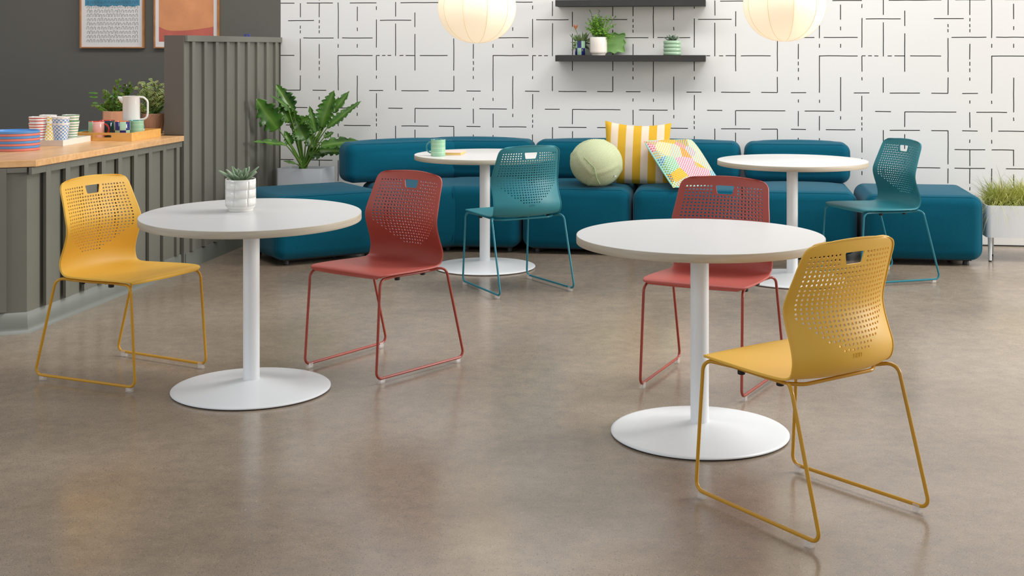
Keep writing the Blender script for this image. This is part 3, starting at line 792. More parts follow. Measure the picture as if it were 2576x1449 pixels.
# striped
def stripe_mat():
    m, nt, b = newmat('yellow_cream_stripe_canvas'); tc = N(nt, 'ShaderNodeTexCoord'); sp = N(nt, 'ShaderNodeSeparateXYZ'); nt.links.new(tc.outputs['Object'], sp.inputs[0])
    mu = N(nt, 'ShaderNodeMath', operation='MULTIPLY'); mu.inputs[1].default_value = 1 / 0.1090; nt.links.new(sp.outputs[0], mu.inputs[0])
    ad = N(nt, 'ShaderNodeMath', operation='ADD'); ad.inputs[1].default_value = 100.25; nt.links.new(mu.outputs[0], ad.inputs[0])
    fr = N(nt, 'ShaderNodeMath', operation='FRACT'); nt.links.new(ad.outputs[0], fr.inputs[0])
    gt = N(nt, 'ShaderNodeMath', operation='GREATER_THAN'); gt.inputs[1].default_value = 0.52; nt.links.new(fr.outputs[0], gt.inputs[0])
    mx = N(nt, 'ShaderNodeMix', data_type='RGBA'); nt.links.new(gt.outputs[0], mx.inputs[0]); mx.inputs[6].default_value = lin((216, 170, 42)); mx.inputs[7].default_value = lin((228, 210, 190))
    nt.links.new(mx.outputs[2], b.inputs['Base Color']); b.inputs['Roughness'].default_value = 0.9
    n = N(nt, 'ShaderNodeTexNoise'); n.inputs['Scale'].default_value = 500; nt.links.new(tc.outputs['Object'], n.inputs['Vector'])
    bp = N(nt, 'ShaderNodeBump'); bp.inputs['Strength'].default_value = 0.3; bp.inputs['Distance'].default_value = 0.001; nt.links.new(n.outputs['Fac'], bp.inputs['Height']); nt.links.new(bp.outputs['Normal'], b.inputs['Normal'])
    return m
o = pillow(0.475, 0.455, 0.15, pinch=0.06, sag=0.016).build('cushion', stripe_mat(), ang=80)
pc = at(1603, 392, 9.20); o.location = (pc.x, 9.215, 0.462 + 0.212); o.rotation_euler = (D2(-10), D2(1.5), -YAW)
tag(o, 'square cushion with wide yellow and cream stripes leaning on the sofa back', 'cushion')
# round woven
def ball_mat():
    m, nt, b = newmat('green_cream_basket_weave'); tc = N(nt, 'ShaderNodeTexCoord')
    sx = N(nt, 'ShaderNodeSeparateXYZ'); nt.links.new(tc.outputs['Object'], sx.inputs[0])
    def wave(axis, scale):
        mu = N(nt, 'ShaderNodeMath', operation='MULTIPLY'); mu.inputs[1].default_value = scale; nt.links.new(sx.outputs[axis], mu.inputs[0])
        si = N(nt, 'ShaderNodeMath', operation='SINE'); nt.links.new(mu.outputs[0], si.inputs[0]); return si
    a = wave(0, 700); c = wave(2, 1100)
    mul = N(nt, 'ShaderNodeMath', operation='MULTIPLY'); nt.links.new(a.outputs[0], mul.inputs[0]); nt.links.new(c.outputs[0], mul.inputs[1])
    r = ramp(nt, [(0.35, lin((126, 160, 100))), (0.55, lin((232, 230, 194)))]); mr = N(nt, 'ShaderNodeMapRange'); mr.inputs['From Min'].default_value = -1; nt.links.new(mul.outputs[0], mr.inputs[0]); nt.links.new(mr.outputs[0], r.inputs['Fac'])
    nt.links.new(r.outputs['Color'], b.inputs['Base Color']); b.inputs['Roughness'].default_value = 0.95
    bp = N(nt, 'ShaderNodeBump'); bp.inputs['Strength'].default_value = 0.4; bp.inputs['Distance'].default_value = 0.002; nt.links.new(mul.outputs[0], bp.inputs['Height']); nt.links.new(bp.outputs['Normal'], b.inputs['Normal'])
    return m
bc = at(1500, 407, 9.02)
t = thing('round_cushion', 'round pale green woven ball cushion left of the striped cushion', 'cushion', (bc.x, bc.y, 0.462 + 0.163))
mb = MB(); nl, nm = 40, 72
def ball_r(th, ph):       # softly six-cornered ball
    x, y, z = math.cos(th) * math.cos(ph), math.cos(th) * math.sin(ph), math.sin(th)
    q = (abs(x) ** 3 + abs(y) ** 3 + abs(z) ** 3) ** (1 / 3)
    rx = Matrix.Rotation(0.6, 3, 'Y') @ Matrix.Rotation(0.5, 3, 'X') @ Vector((x, y, z)); a = sorted([abs(k) for k in rx])
    ridge = math.exp(-((a[2] - a[1]) / 0.09) ** 2) * 0.006
    return Vector((x * 0.186, y * 0.165, z * 0.168)) * (0.93 + 0.06 / max(q, 0.5)) + Vector((x, y, z)) * ridge
for i in range(nl + 1):
    for j in range(nm): mb.v.append(tuple(ball_r(-PI / 2 + PI * i / nl, 2 * PI * j / nm)))
for i in range(nl):
    for j in range(nm): mb.f.append((i * nm + j, i * nm + (j + 1) % nm, (i + 1) * nm + (j + 1) % nm, (i + 1) * nm + j)); mb.mi.append(0)
body = mb.build('woven_cover', ball_mat(), t, ang=70); body.rotation_euler = (0, D2(8), 0)
mb = MB(); mb.tube([Vector((-0.02, -0.1635, -0.02)), Vector((-0.012, -0.163, -0.06)), Vector((0.0, -0.150, -0.10)), Vector((0.02, -0.118, -0.135))], 0.003, n=6)
mb.tube([Vector((-0.02, -0.1635, -0.02)), Vector((-0.06, -0.156, 0.02)), Vector((-0.09, -0.14, 0.05))], 0.002, n=6)
mb.build('seam', M('green_seam', (170, 194, 140), rough=0.9), t)
mb = MB(); mb.box((0.128, -0.105, -0.082), (0.014, 0.003, 0.012)); mb.build('care_tag', m_paper, t, smooth=False)
# patchwork knit
def patch_mat():
    m, nt, b = newmat('pastel_patchwork_knit'); tc = N(nt, 'ShaderNodeTexCoord')
    def vor(scale, off):
        mp = N(nt, 'ShaderNodeMapping'); mp.inputs['Location'].default_value = off; mp.inputs['Scale'].default_value = (1, 0.02, 1); nt.links.new(tc.outputs['Object'], mp.inputs['Vector'])
        v = N(nt, 'ShaderNodeTexVoronoi'); v.inputs['Scale'].default_value = scale; nt.links.new(mp.outputs['Vector'], v.inputs['Vector'])
        s = N(nt, 'ShaderNodeSeparateColor'); nt.links.new(v.outputs['Color'], s.inputs[0]); return s
    v1 = vor(9, (0.3, 0, 0.1))
    pal1 = [(0.0, lin((176, 222, 210))), (0.17, lin((240, 200, 204))), (0.34, lin((224, 184, 72))), (0.5, lin((176, 214, 206))), (0.66, lin((216, 232, 196))), (0.83, lin((244, 176, 160)))]
    pal2 = [(0.0, lin((70, 120, 168))), (0.2, lin((244, 180, 70))), (0.4, lin((214, 96, 120))), (0.6, lin((140, 170, 70))), (0.8, lin((238, 158, 84)))]
    r1 = ramp(nt, pal1, 'CONSTANT'); nt.links.new(v1.outputs[0], r1.inputs['Fac']); r2 = ramp(nt, pal2, 'CONSTANT'); nt.links.new(v1.outputs[1], r2.inputs['Fac'])
    sx = N(nt, 'ShaderNodeSeparateXYZ'); nt.links.new(tc.outputs['Object'], sx.inputs[0])
    mps = []
    for a in (0, 2):
        mu = N(nt, 'ShaderNodeMath', operation='MULTIPLY'); mu.inputs[1].default_value = 2 * PI / 0.0215; nt.links.new(sx.outputs[a], mu.inputs[0])
        si = N(nt, 'ShaderNodeMath', operation='SINE'); nt.links.new(mu.outputs[0], si.inputs[0]); mps.append(si)
    mul = N(nt, 'ShaderNodeMath', operation='MULTIPLY'); nt.links.new(mps[0].outputs[0], mul.inputs[0]); nt.links.new(mps[1].outputs[0], mul.inputs[1])
    mr = N(nt, 'ShaderNodeMapRange'); mr.inputs['From Min'].default_value = 0.05; mr.inputs['From Max'].default_value = 0.35; nt.links.new(mul.outputs[0], mr.inputs[0])
    mx = N(nt, 'ShaderNodeMix', data_type='RGBA'); nt.links.new(mr.outputs[0], mx.inputs[0]); nt.links.new(r1.outputs['Color'], mx.inputs[6]); nt.links.new(r2.outputs['Color'], mx.inputs[7])
    nt.links.new(mx.outputs[2], b.inputs['Base Color']); b.inputs['Roughness'].default_value = 0.95
    bp = N(nt, 'ShaderNodeBump'); bp.inputs['Strength'].default_value = 0.7; bp.inputs['Distance'].default_value = 0.003; nt.links.new(mul.outputs[0], bp.inputs['Height']); nt.links.new(bp.outputs['Normal'], b.inputs['Normal'])
    return m
t = thing('patchwork_cushion', 'pastel patchwork knitted cushion tilted over at right of the cushions', 'cushion', (0, 0, 0))
pp = at(1708, 414, 8.98)
pw = pillow(0.44, 0.44, 0.13, pinch=0.03)
o = pw.build('knitted_cover', patch_mat(), t, ang=80)
xa = Vector((.828, .557, -.012)).normalized(); za = Vector((-.405, .617, .676)); za = (za - xa * za.dot(xa)).normalized(); ya = za.cross(xa)
t.location = ((1717 - CX) / F * 9.05, 9.05, 0.622); t.rotation_euler = Matrix((xa, ya, za)).transposed().to_euler()
mb = MB()
ring = []
for k in range(80):
    a = 2 * PI * k / 80; c_, s_ = math.cos(a), math.sin(a); e = 0.16
    ring.append(Vector((0.217 * math.copysign(abs(c_) ** e, c_), 0, 0.217 * math.copysign(abs(s_) ** e, s_))))
mb.tube(ring, 0.006, n=8, closed=True); o2 = mb.build('mint_edging', M('mint_edging', (150, 208, 196), rough=0.9), t); o2['label'] = 'mint green edging'

# ------------------------------------------------------------------ wall shelves
for (z0, lab) in ((1.3262, 'charcoal floating shelf holding the four small pots and dish'), (1.7335, 'charcoal floating shelf above, cut off by the top of the photo')):
    mb = MB(); wbox(mb, 1.719, 2.821, 0.001, 0.205, z0, z0 + 0.0465); o = mb.build('wall_shelf', m_shelf, smooth=False); bv = o.modifiers.new('b', 'BEVEL'); bv.width = 0.0015
    tag(o, lab, 'shelf', 'charcoal floating shelves')
SHZ = 1.3262 + 0.0466

# ------------------------------------------------------------------ plants
def leaf(mb, tones, base, tip, width, normal, droop=0.0, lobes=0, fold=0.25, shape=1.0, n=14, mid=0.5, margin=0.0, lobe_d=0.22, wav=0.0, thick=0.0):
    base, tip, normal = Vector(base), Vector(tip), Vector(normal)
    ax = tip - base; L = ax.length; ax.normalize(); sd = ax.cross(normal)
    if sd.length < 1e-4: sd = ax.cross(Vector((0.3, 0.8, 0.5)))
    sd.normalize(); nn = sd.cross(ax).normalized()
    o = len(mb.v); cols = (-1.0, -0.72, -0.36, -0.07, 0.0, 0.07, 0.36, 0.72, 1.0)
    ph = random.uniform(0, 6)
    for i in range(n + 1):
        q = i / n; prof = (math.sin(PI * q ** (0.75 * shape)) ** 0.75) if 0 < q < 1 else 0.0
        w = width / 2 * (prof * (1 - 0.15 * q)) + 0.0008
        for c in cols:
            ww = w
            if lobes and abs(c) > 0.6:
                ph2 = (q * lobes) % 1.0; k = 1 - lobe_d * (1 if ph2 > 0.62 else ph2 * 0.5) * (1.0 if abs(c) > 0.9 else 0.35); ww = w * k
                qq = q - 0.03 * abs(c)
            p = base + ax * (L * q) + sd * (ww * c) + nn * (fold * w * abs(c) - droop * L * q * q + wav * w * math.sin(q * 11 + ph) * abs(c) * (1 if c > 0 else -1))
            mb.v.append(tuple(p)); tones.append(mid if abs(c) < 0.1 else (margin if abs(c) > 0.7 else 0.0))
    m = len(cols)
    for i in range(n):
        for k in range(m - 1):
            mb.f.append((o + i * m + k, o + (i + 1) * m + k, o + (i + 1) * m + k + 1, o + i * m + k + 1)); mb.mi.append(0)
def done_leaves(mb, tones, name, mat, parent, thick=0.0008):
    mb.tone = tones; o = mb.build(name, mat, parent, ang=70, recalc=False)
    sd = o.modifiers.new('t', 'SOLIDIFY'); sd.thickness = thick; sd.offset = 0
    return o
def local(parent, p): return Vector(p) - Vector(parent.location)

# philodendron in the white planter
m_phil = leaf_material('philodendron_leaf', (34, 72, 20), (76, 122, 38), rough=0.33, sc=9, edge=(124, 158, 70))
m_stem = M('green_stem', (104, 140, 58), rough=0.45, noise=0.1, nscale=8)
PY = 9.72
t = thing('potted_philodendron', 'large jagged-leaved green plant in a grey-white square planter at left', 'plant', (0, 0, 0))
pl0 = Vector((-1.962, 9.705, 0)); dp = Vector((0.985, -0.06, 0)).normalized(); npn = Vector((0.30, 0.954, 0)).normalized()
quad = [pl0, pl0 + dp * 0.352, pl0 + dp * 0.352 + npn * 0.235, pl0 + npn * 0.235]
def planter_box(quad, z0, z1, rad, wall, mat, name, parent):
    def ring(k, rr):
        q = [Vector(p) for p in quad]; c = sum(q, Vector()) / 4
        inn = []
        for i in range(4):
            a, b, c2 = q[i - 1], q[i], q[(i + 1) % 4]; d1 = (b - a).normalized(); d2 = (c2 - b).normalized()
            n1 = Vector((-d1.y, d1.x, 0)); n2 = Vector((-d2.y, d2.x, 0)); inn.append(b + (n1 + n2) * (k / (1 + n1.dot(n2))))
        return round_path(inn, rr, closed=True, seg=6)
    o0, i0 = ring(0, rad), ring(wall, max(0.002, rad - wall)); n = len(o0); mb = MB()
    lv = [(o0, z0), (o0, z1), (i0, z1), (i0, z0 + wall)]
    for (rg, z) in lv: mb.v += [(p.x, p.y, z) for p in rg]
    for j in range(3):
        for k in range(n): mb.f.append((j * n + k, j * n + (k + 1) % n, (j + 1) * n + (k + 1) % n, (j + 1) * n + k)); mb.mi.append(0)
    mb.f.append(tuple(range(n))[::-1]); mb.mi.append(0); mb.f.append(tuple(3 * n + k for k in range(n))); mb.mi.append(0)
    return mb.build(name, mat, parent, ang=35)
planter_box(quad, 0.005, 0.520, 0.02, 0.006, M('pale_grey_planter', (214, 219, 223), rough=0.4), 'planter', t)
mb = MB(); cc = sum(quad, Vector()) / 4; mb.lathe([(0.0, 0.50), (0.085, 0.498), (0.098, 0.486), (0.10, 0.3)], n=28, c=(cc.x, cc.y, 0)); mb.build('soil', m_soil, t)
root = Vector((cc.x - 0.01, cc.y - 0.03, 0.495))
Lf = [ # base(u,v), tip(u,v), width px, depth offset base, tip, lobes, facing
 ((700, 324), (647, 250), 62, -0.22, -0.42, 5, 0.0), ((738, 281), (695, 212), 40, -0.12, -0.20, 6, 0.2), ((724, 270), (681, 238), 14, -0.20, -0.34, 0, 0.5),
 ((720, 365), (638, 353), 22, -0.22, -0.44, 4, 0.6), ((755, 330), (722, 262), 34, -0.06, -0.08, 5, -0.3), ((795, 333), (779, 267), 22, -0.10, -0.14, 5, 0.3),
 ((808, 322), (839, 227), 46, 0.02, 0.03, 8, 0.0), ((838, 284), (878, 228), 25, 0.05, 0.08, 3, 0.3), ((822, 323), (906, 252), 26, -0.05, -0.05, 8, 0.5),
 ((806, 366), (903, 352), 30, -0.06, -0.10, 4, 0.1), ((802, 378), (874, 380), 26, 0.0, 0.0, 5, -0.2), ((786, 338), (773, 290), 28, 0.04, 0.05, 5, 0.2),
 ((815, 346), (839, 332), 18, 0.03, 0.04, 4, 0.3), ((733, 364), (716, 330), 26, -0.10, -0.15, 6, 0.2), ((744, 412), (713, 404), 8, -0.15, -0.18, 2, 0.3),
 ((752, 312), (780, 293), 26, -0.08, -0.12, 3, 0.5), ((775, 382), (822, 388), 30, 0.02, 0.03, 4, -0.4), ((742, 300), (772, 318), 30, 0.04, 0.06, 4, 0.0),
 ((728, 306), (706, 256), 40, -0.1, -0.18, 6, 0.1), ((770, 352), (742, 300), 46, -0.06, -0.10, 6, 0.0), ((790, 372), (770, 330), 34, 0.03, 0.04, 5, 0.3), ((806, 330), (796, 296), 26, 0.05, 0.06, 5, 0.2)]
mb = MB(); tn = []; ms = MB()
for (b, tp, wpx, y0, y1, lb, fc) in Lf:
    B = at(b[0], b[1], PY + y0); T = at(tp[0], tp[1], PY + y1); w = wpx * PY / F
    leaf(mb, tn, B, T, w * 1.22, Vector((0.25 * fc, -1, 0.5 + fc)), droop=0.05, lobes=lb, fold=0.18 + 0.2 * random.random(), n=26, mid=0.42, lobe_d=0.42, wav=0.10)
    mid_ = (root + B) / 2 + Vector(((B.x - root.x) * -0.12, 0, 0.02)); ctrl = [root + Vector((random.uniform(-.03, .03), random.uniform(-.02, .02), 0))]
    for q in (0.25, 0.5, 0.75, 1.0): ctrl.append(root * (1 - q) ** 2 + mid_ * 2 * q * (1 - q) + B * q * q)
    ms.tube(ctrl, [0.0085, 0.0072, 0.006, 0.005, 0.0035], n=8)
done_leaves(mb, tn, 'leaves', m_phil, t, 0.001); ms.build('stems', m_stem, t)

# succulent on the left table
def succulent_pot(label, loc, R, Hp, mat, ribbed=None, name='potted_succulent'):
    t = thing(name, label, 'plant', loc)
    mb = MB(); 
    if ribbed is None: prof = [(0, 0), (R * .80, 0), (R * .82, Hp * .06), (R * .83, Hp * .065), (R * .99, Hp * .15), (R, Hp * .2), (R * 0.985, Hp * .6), (R, Hp * .99), (R * .985, Hp), (R * .93, Hp * .99), (R * .92, Hp * .86), (0, Hp * .85)]
    else:
        prof = [(0, 0), (R * .8, 0)]; k = ribbed
        for i in range(k):
            for a in range(7): th = -PI / 2 + PI * a / 6; prof.append((R * (0.90 + 0.10 * math.cos(th)), Hp * (i + 0.5 + 0.5 * math.sin(th)) / k))
        prof += [(R * .84, Hp), (R * .82, Hp * .9), (0, Hp * .88)]
    mb.lathe(prof, n=48); mb.build('pot', mat, t, ang=50)
    mb = MB(); mb.lathe([(0, Hp * .90), (R * .91, Hp * .895), (R * 0.91, Hp * .84)], n=30); mb.build('soil', m_soil, t)
    return t
m_succ = leaf_material('grey_green_succulent', (86, 118, 84), (150, 176, 142), rough=0.55, sc=20, edge=(176, 186, 150))
tp = at(603, 520, 5.46)
POTR = 0.064; tt = succulent_pot('white tiled-relief pot with a grey-green succulent on the left table', (-1.259, 5.50, 0.7392), POTR, 0.135, m_white_cer)
mb = MB()      # raised tile facets of the pot
for rr_, (z0, z1) in enumerate(((.022, .055), (.057, .092), (.094, .128))):
    for k in range(7):
        a0 = 2 * PI * (k + 0.05 * rr_) / 7; a1 = a0 + 2 * PI / 7 * 0.975; nn_ = 8; vs = []
        for z in (z0, z1):
            for q in range(nn_ + 1): a = a0 + (a1 - a0) * q / nn_; vs.append((POTR * 1.001 * math.cos(a), POTR * 1.001 * math.sin(a), z))
        mb.add(vs, [(q, q + 1, nn_ + 1 + q + 1, nn_ + 1 + q) for q in range(nn_)])
o = mb.build('relief_tiles', m_white_cer, tt, recalc=False); sd = o.modifiers.new('t', 'SOLIDIFY'); sd.thickness = 0.0003; sd.offset = 0
tt.rotation_euler = (0.0236, 0, 0)
mb = MB(); tn = []
for (x, z, y, w) in ((-.090, .170, -.02, .020), (-.056, .176, -.03, .022), (-.040, .186, .01, .022), (-.018, .175, .03, .016), (.008, .172, -.02, .030), (.020, .178, .02, .024), (.044, .174, -.02, .022), (.080, .184, .0, .018), (.078, .164, -.03, .016),
                     (-.074, .150, .02, .018), (-.022, .158, -.045, .026), (.018, .158, -.05, .012), (.03, .180, .04, .02), (-.03, .168, .05, .02), (.06, .160, .04, .02)):
    leaf(mb, tn, (x * 0.12, y * 0.2, .112), (x, y, z), w * 1.25, (-x * 3, -y * 3 - 0.3, 1.0), droop=-0.03, fold=0.45, n=10, mid=0.15, margin=0.35, shape=1.25)
done_leaves(mb, tn, 'leaves', m_succ, tt, 0.004)

def on_shelf(u, t_=0.10):
    k = (u - CX) / F; A = np.array([[WD[0], -k], [WD[1], -1.0]]); o = WO + WN * t_; s, Y = np.linalg.solve(A, -o); return wp(s, t_, SHZ)
# ribbed sage pot
p = on_shelf(1691); R_ = 0.066
tt = succulent_pot('sage green ribbed pot with dark rosette leaves at the right of the shelf', p, R_, 0.108, M('sage_glaze', (160, 190, 160), rough=0.3, coat=0.2), ribbed=4)
mb = MB(); tn = []
for k in range(11):
    a = k * 2.4; r = 0.025 + 0.05 * (k / 11)
    leaf(mb, tn, (0.2 * r * math.cos(a), 0.2 * r * math.sin(a), .095), (r * math.cos(a), r * math.sin(a), .155 - 0.03 * (k / 11)), 0.034, (-math.cos(a), -math.sin(a), 1.0), fold=0.35, n=8, mid=0.2, margin=0.4)
done_leaves(mb, tn, 'leaves', leaf_material('dark_succulent', (70, 92, 78), (112, 134, 112), sc=20, edge=(150, 166, 140)), tt, 0.003)
# white pot with trailing herb
p = on_shelf(1505.5, 0.128)
tt = succulent_pot('white glazed pot with airy green herb in the middle of the shelf', p, 0.0645, 0.134, M('cream_glaze', (236, 228, 218), rough=0.2, coat=0.3), name='potted_herb')
mb = MB(); tn = []; ms = MB(); rn = random.Random(3)
for k in range(96):
    a = rn.uniform(0, 2 * PI); ln = rn.uniform(0.06, 0.17); dx = rn.gauss(0.0, 0.05) + (0.05 if k % 3 == 0 else 0); up = ln * (1 if k % 3 else 0.45)
    if k < 4: dx = (-.06, -.045, .005, .09)[k]; up = (.225, .18, .225, .08)[k] - 0.02
    tip_ = Vector((dx, rn.gauss(-0.01, 0.03), 0.125 + up - (0.06 if k % 3 == 0 and dx > 0.06 else 0))); b_ = Vector((dx * 0.3, 0, 0.115))
    pts = [b_ * (1 - q) + tip_ * q + Vector((0, 0, 0.025 * math.sin(PI * q))) for q in (0, .25, .5, .75, 1)]
    ms.tube(pts, 0.0009, n=4)
    for q in range(16):
        f_ = 0.2 + 0.8 * q / 15; pc_ = b_ * (1 - f_) + tip_ * f_ + Vector((0, 0, 0.025 * math.sin(PI * f_))); a2 = rn.uniform(0, 6.28)
        tp_ = pc_ + Vector((math.cos(a2) * 0.010, math.sin(a2) * 0.008, rn.uniform(-0.003, 0.009)))
        leaf(mb, tn, pc_, tp_, 0.0095, (0, -0.6, 1), n=3, mid=0.0)
m_herb = leaf_material('herb_leaf', (84, 140, 34), (140, 190, 70), sc=30)
done_leaves(mb, tn, 'leaves', m_herb, tt, 0.0006); ms.build('stems', m_stem, tt)
# wavy green dish standing on edge behind the herb
p = on_shelf(1546, 0.034)
mb = MB(); nseg = 120
def wav_ring(k, y, rad_in):
    out = []
    for i in range(nseg):
        a = 2 * PI * i / nseg; c_, s_ = math.cos(a), math.sin(a)
        r_ = 0.0775 / (abs(c_) ** 7 + abs(s_) ** 7) ** (1 / 7) + 0.0065 * math.cos(8 * a) * (1 if rad_in < 0.02 else 0.3) - rad_in
        out.append((r_ * c_ * 1.05, y, r_ * s_ * 0.98))
    return out
rings = [wav_ring(0, -0.012, 0.0), wav_ring(0, 0.006, 0.006), wav_ring(0, 0.008, 0.03), ]
inner = [wav_ring(0, -0.012, 0.004), wav_ring(0, 0.001, 0.010), wav_ring(0, 0.003, 0.03)]
allr = [rings[2], rings[1], rings[0], inner[0], inner[1], inner[2]]
for rg in allr: mb.v += rg
for j in range(5):
    for i in range(nseg): mb.f.append((j * nseg + i, j * nseg + (i + 1) % nseg, (j + 1) * nseg + (i + 1) % nseg, (j + 1) * nseg + i)); mb.mi.append(0)
mb.f.append(tuple(range(nseg))); mb.mi.append(0); mb.f.append(tuple(5 * nseg + i for i in range(nseg))[::-1]); mb.mi.append(0)
o = mb.build('wavy_dish', M('leaf_green_enamel', (128, 172, 96), rough=0.35), ang=45)
o.location = (p.x, p.y, SHZ + 0.089); o.rotation_euler = (D2(-14), 0, -YAW)
tag(o, 'leaf green square dish with a wavy rim propped behind the herb pot', 'dish')
# checked mug planter with spiky plant
m_navy = M('navy_glaze', (34, 36, 110), rough=0.14, coat=0.4); m_mint = M('mint_glaze', (166, 204, 172), rough=0.18, coat=0.3)
p = on_shelf(1460.5)
t = thing('potted_gazania', 'navy and mint checked mug with spiky leaves and an orange flower on the shelf', 'plant', p)
mb = MB(); Rm, Hm = 0.0415, 0.105
prof = [(0, 0), (Rm * .92, 0), (Rm, 0.004), (Rm, Hm / 2), (Rm, Hm), (Rm * .92, Hm), (Rm * .92, Hm * .85), (0, Hm * .84)]
def mf(i, k): return ((k // 6) % 2) ^ (1 if i >= 3 and i < 5 else 0)
mb.lathe(prof, n=48, mf=mf, rot=RZ(-1.45)); mb.build('mug_pot', [m_navy, m_mint], t, ang=50)
mb = MB(); tn = []; rn = random.Random(5)
for k in range(86):
    a = rn.uniform(0, 2 * PI); r = rn.uniform(0.02, 0.085); zt = rn.uniform(0.10, 0.185) if k < 66 else rn.uniform(0.04, 0.09)
    if k >= 66: r = rn.uniform(0.055, 0.08)
    zt -= r * 0.2
    leaf(mb, tn, (0.12 * math.cos(a) * .2, 0.1 * math.sin(a) * .2, .09), (r * math.cos(a), r * 0.7 * math.sin(a), zt), 0.011, (0, -1, 0.7), droop=0.02, fold=0.1, n=6, mid=0.3)
done_leaves(mb, tn, 'leaves', leaf_material('gazania_leaf', (58, 82, 42), (104, 124, 76), sc=30), t, 0.0008)
mb = MB(); mb.tube([(0, 0, .1), (-.02, -.005, .15), (-.037, -.01, .19)], 0.002, n=6); mb.build('flower_stem', m_stem, t)
mb = MB(); tn = []
for k in range(12):
    a = k * PI / 6; leaf(mb, tn, (-.037, -.01, .188), (-.037 + .020 * math.cos(a), -.01 + .014 * math.sin(a), .222 + 0.004 * (k % 3)), 0.007, (math.cos(a), math.sin(a), -.3), n=4, mid=0, fold=.1)
done_leaves(mb, tn, 'flower', leaf_material('orange_petal', (196, 120, 72), (222, 150, 96), edge=(222, 150, 96)), t, 0.0006)

# grass planter on legs at right
t = thing('grass_planter', 'white rectangular planter on peg legs full of tall yellow-green grass', 'plant', (0, 0, 0))
G0 = Vector((2.992, 8.60, 0)); dg = Vector((0.992, -0.125, 0)).normalized(); ng = Vector((0.125, 0.992, 0)).normalized()
quad = [G0, G0 + dg * 0.85, G0 + dg * 0.85 + ng * 0.36, G0 + ng * 0.36]
planter_box(quad, 0.166, 0.379, 0.03, 0.006, M('white_planter_steel', (230, 231, 231), rough=0.4), 'planter', t)
for (a, b) in ((0.030, 0.045), (0.80, 0.045), (0.10, 0.315), (0.80, 0.315)):
    pt = G0 + dg * a + ng * b; mb = MB(); mb.lathe([(0.011, 0.008), (0.0145, 0.165)], n=18, c=(pt.x, pt.y, 0), cap0=True, cap1=True); lg = mb.build('leg', m_metal, t)
    mb = MB(); mb.lathe([(0, 0), (0.009, 0), (0.011, 0.008), (0, 0.0085)], n=16, c=(pt.x, pt.y, 0)); mb.build('leg_tip', m_black, lg)
mb = MB()
q_ = [G0 + dg * a + ng * b for a, b in ((.01, .01), (.84, .01), (.84, .35), (.01, .35))]; prism(mb, q_, 0.33, 0.352); mb.build('soil', m_soil, t, smooth=False)
mb = MB(); tn = []; rn = random.Random(11)
clumps = [(0.11, 0.14), (0.27, 0.17), (0.43, 0.15), (0.60, 0.17), (0.75, 0.16)]
for k in range(3200):
    cx_, cy_ = clumps[rn.randrange(5)]
    if rn.random() < 0.55: cx_, cy_ = clumps[rn.choice((0, 1))]
    b_ = G0 + dg * (cx_ + rn.gauss(0, .035)) + ng * (cy_ + rn.gauss(0, .03)) + Vector((0, 0, 0.35)); a = rn.uniform(0, 2 * PI)
    L = rn.uniform(0.13, 0.25) * (1.4 if rn.random() < .07 else 1); sp = abs(rn.gauss(0.35, 0.45)); out = Vector((math.cos(a), math.sin(a) * 0.75, 0))
    up = math.cos(min(1.35, sp)); ho = math.sin(min(1.35, sp)); dr = rn.uniform(0.2, 0.95) * (0.45 + ho)
    pr = []; w0 = rn.uniform(0.0012, 0.0022); sd_ = Vector((-out.y, out.x, 0)) * 0.7 + Vector((0.7, 0, 0)); sd_.normalize()
    o_ = len(mb.v); ns = 6; tone = rn.random()
    for i in range(ns + 1):
        q = i / ns; c_ = b_ + out * (L * q * (ho + 0.25 * q)) + Vector((0, 0, L * (up * q - dr * q ** 2.6 * 0.8))); w = w0 * (1 - q ** 2) + 0.0002
        if c_.z < 0.385 and q > 0.3 and (c_ - (G0 + ng * .18)).dot(ng) > -0.18 and (c_ - G0).dot(dg) > 0: pass
        mb.v.append(tuple(c_ - sd_ * w)); mb.v.append(tuple(c_ + sd_ * w)); tn += [tone, tone]
    for i in range(ns): mb.f.append((o_ + 2 * i, o_ + 2 * i + 1, o_ + 2 * i + 3, o_ + 2 * i + 2)); mb.mi.append(0)
m_grass = leaf_material('sedge_blade', (138, 152, 54), (168, 180, 76), rough=0.6, sc=5, edge=(222, 220, 138))
mb.tone = tn; o = mb.build('grass', m_grass, t, recalc=False, smooth=False); o['kind'] = 'stuff'

# ------------------------------------------------------------------ things on the mug table
TZ = 0.7368
m_sage = M('sage_stripe_glaze', (160, 204, 168), rough=0.2, coat=0.3); m_cream = M('cream_line_glaze', (224, 236, 212), rough=0.2, coat=0.3); m_tealg = M('teal_rim_glaze', (60, 140, 140), rough=0.15, coat=0.4)
def mug(label, loc, outer, inner_m, handle_m, R=0.047, Hm=0.105, hang=PI, mats=None, mfun=None, group=None, nrows=None):
    t = thing('mug', label, 'mug', loc, 0, group)
    zs = nrows or [0.0, 0.004, Hm]
    prof = [(0, 0.0), (R * .93, 0.0)] + [(R, z) for z in zs[1:]] + [(R * .985, Hm + .0012), (R * .93, Hm), (R * .915, Hm - .006), (R * .90, 0.008), (0, 0.007)]
    nb = len(zs)
    mb = MB(); mb.lathe(prof, n=48, mf=mfun); mb.build('cup_body', mats, t, ang=50)
    mb = MB(); d = Vector((math.cos(hang), math.sin(hang), 0)); pts = []
    for k in range(11):
        a = -PI / 2 + PI * k / 10; pts.append(d * (R * 0.97 + 0.030 * math.cos(a) + 0.0) + Vector((0, 0, Hm * 0.52 + Hm * 0.33 * math.sin(a))))
    mb.tube(pts, 0.0052, n=8); mb.build('handle', handle_m, t)
    return t
def stripes_fn(zs, lines, rim_from):
    def f(i, k):
        if i >= rim_from: return 2
        return 1 if i in lines else 0
    return f
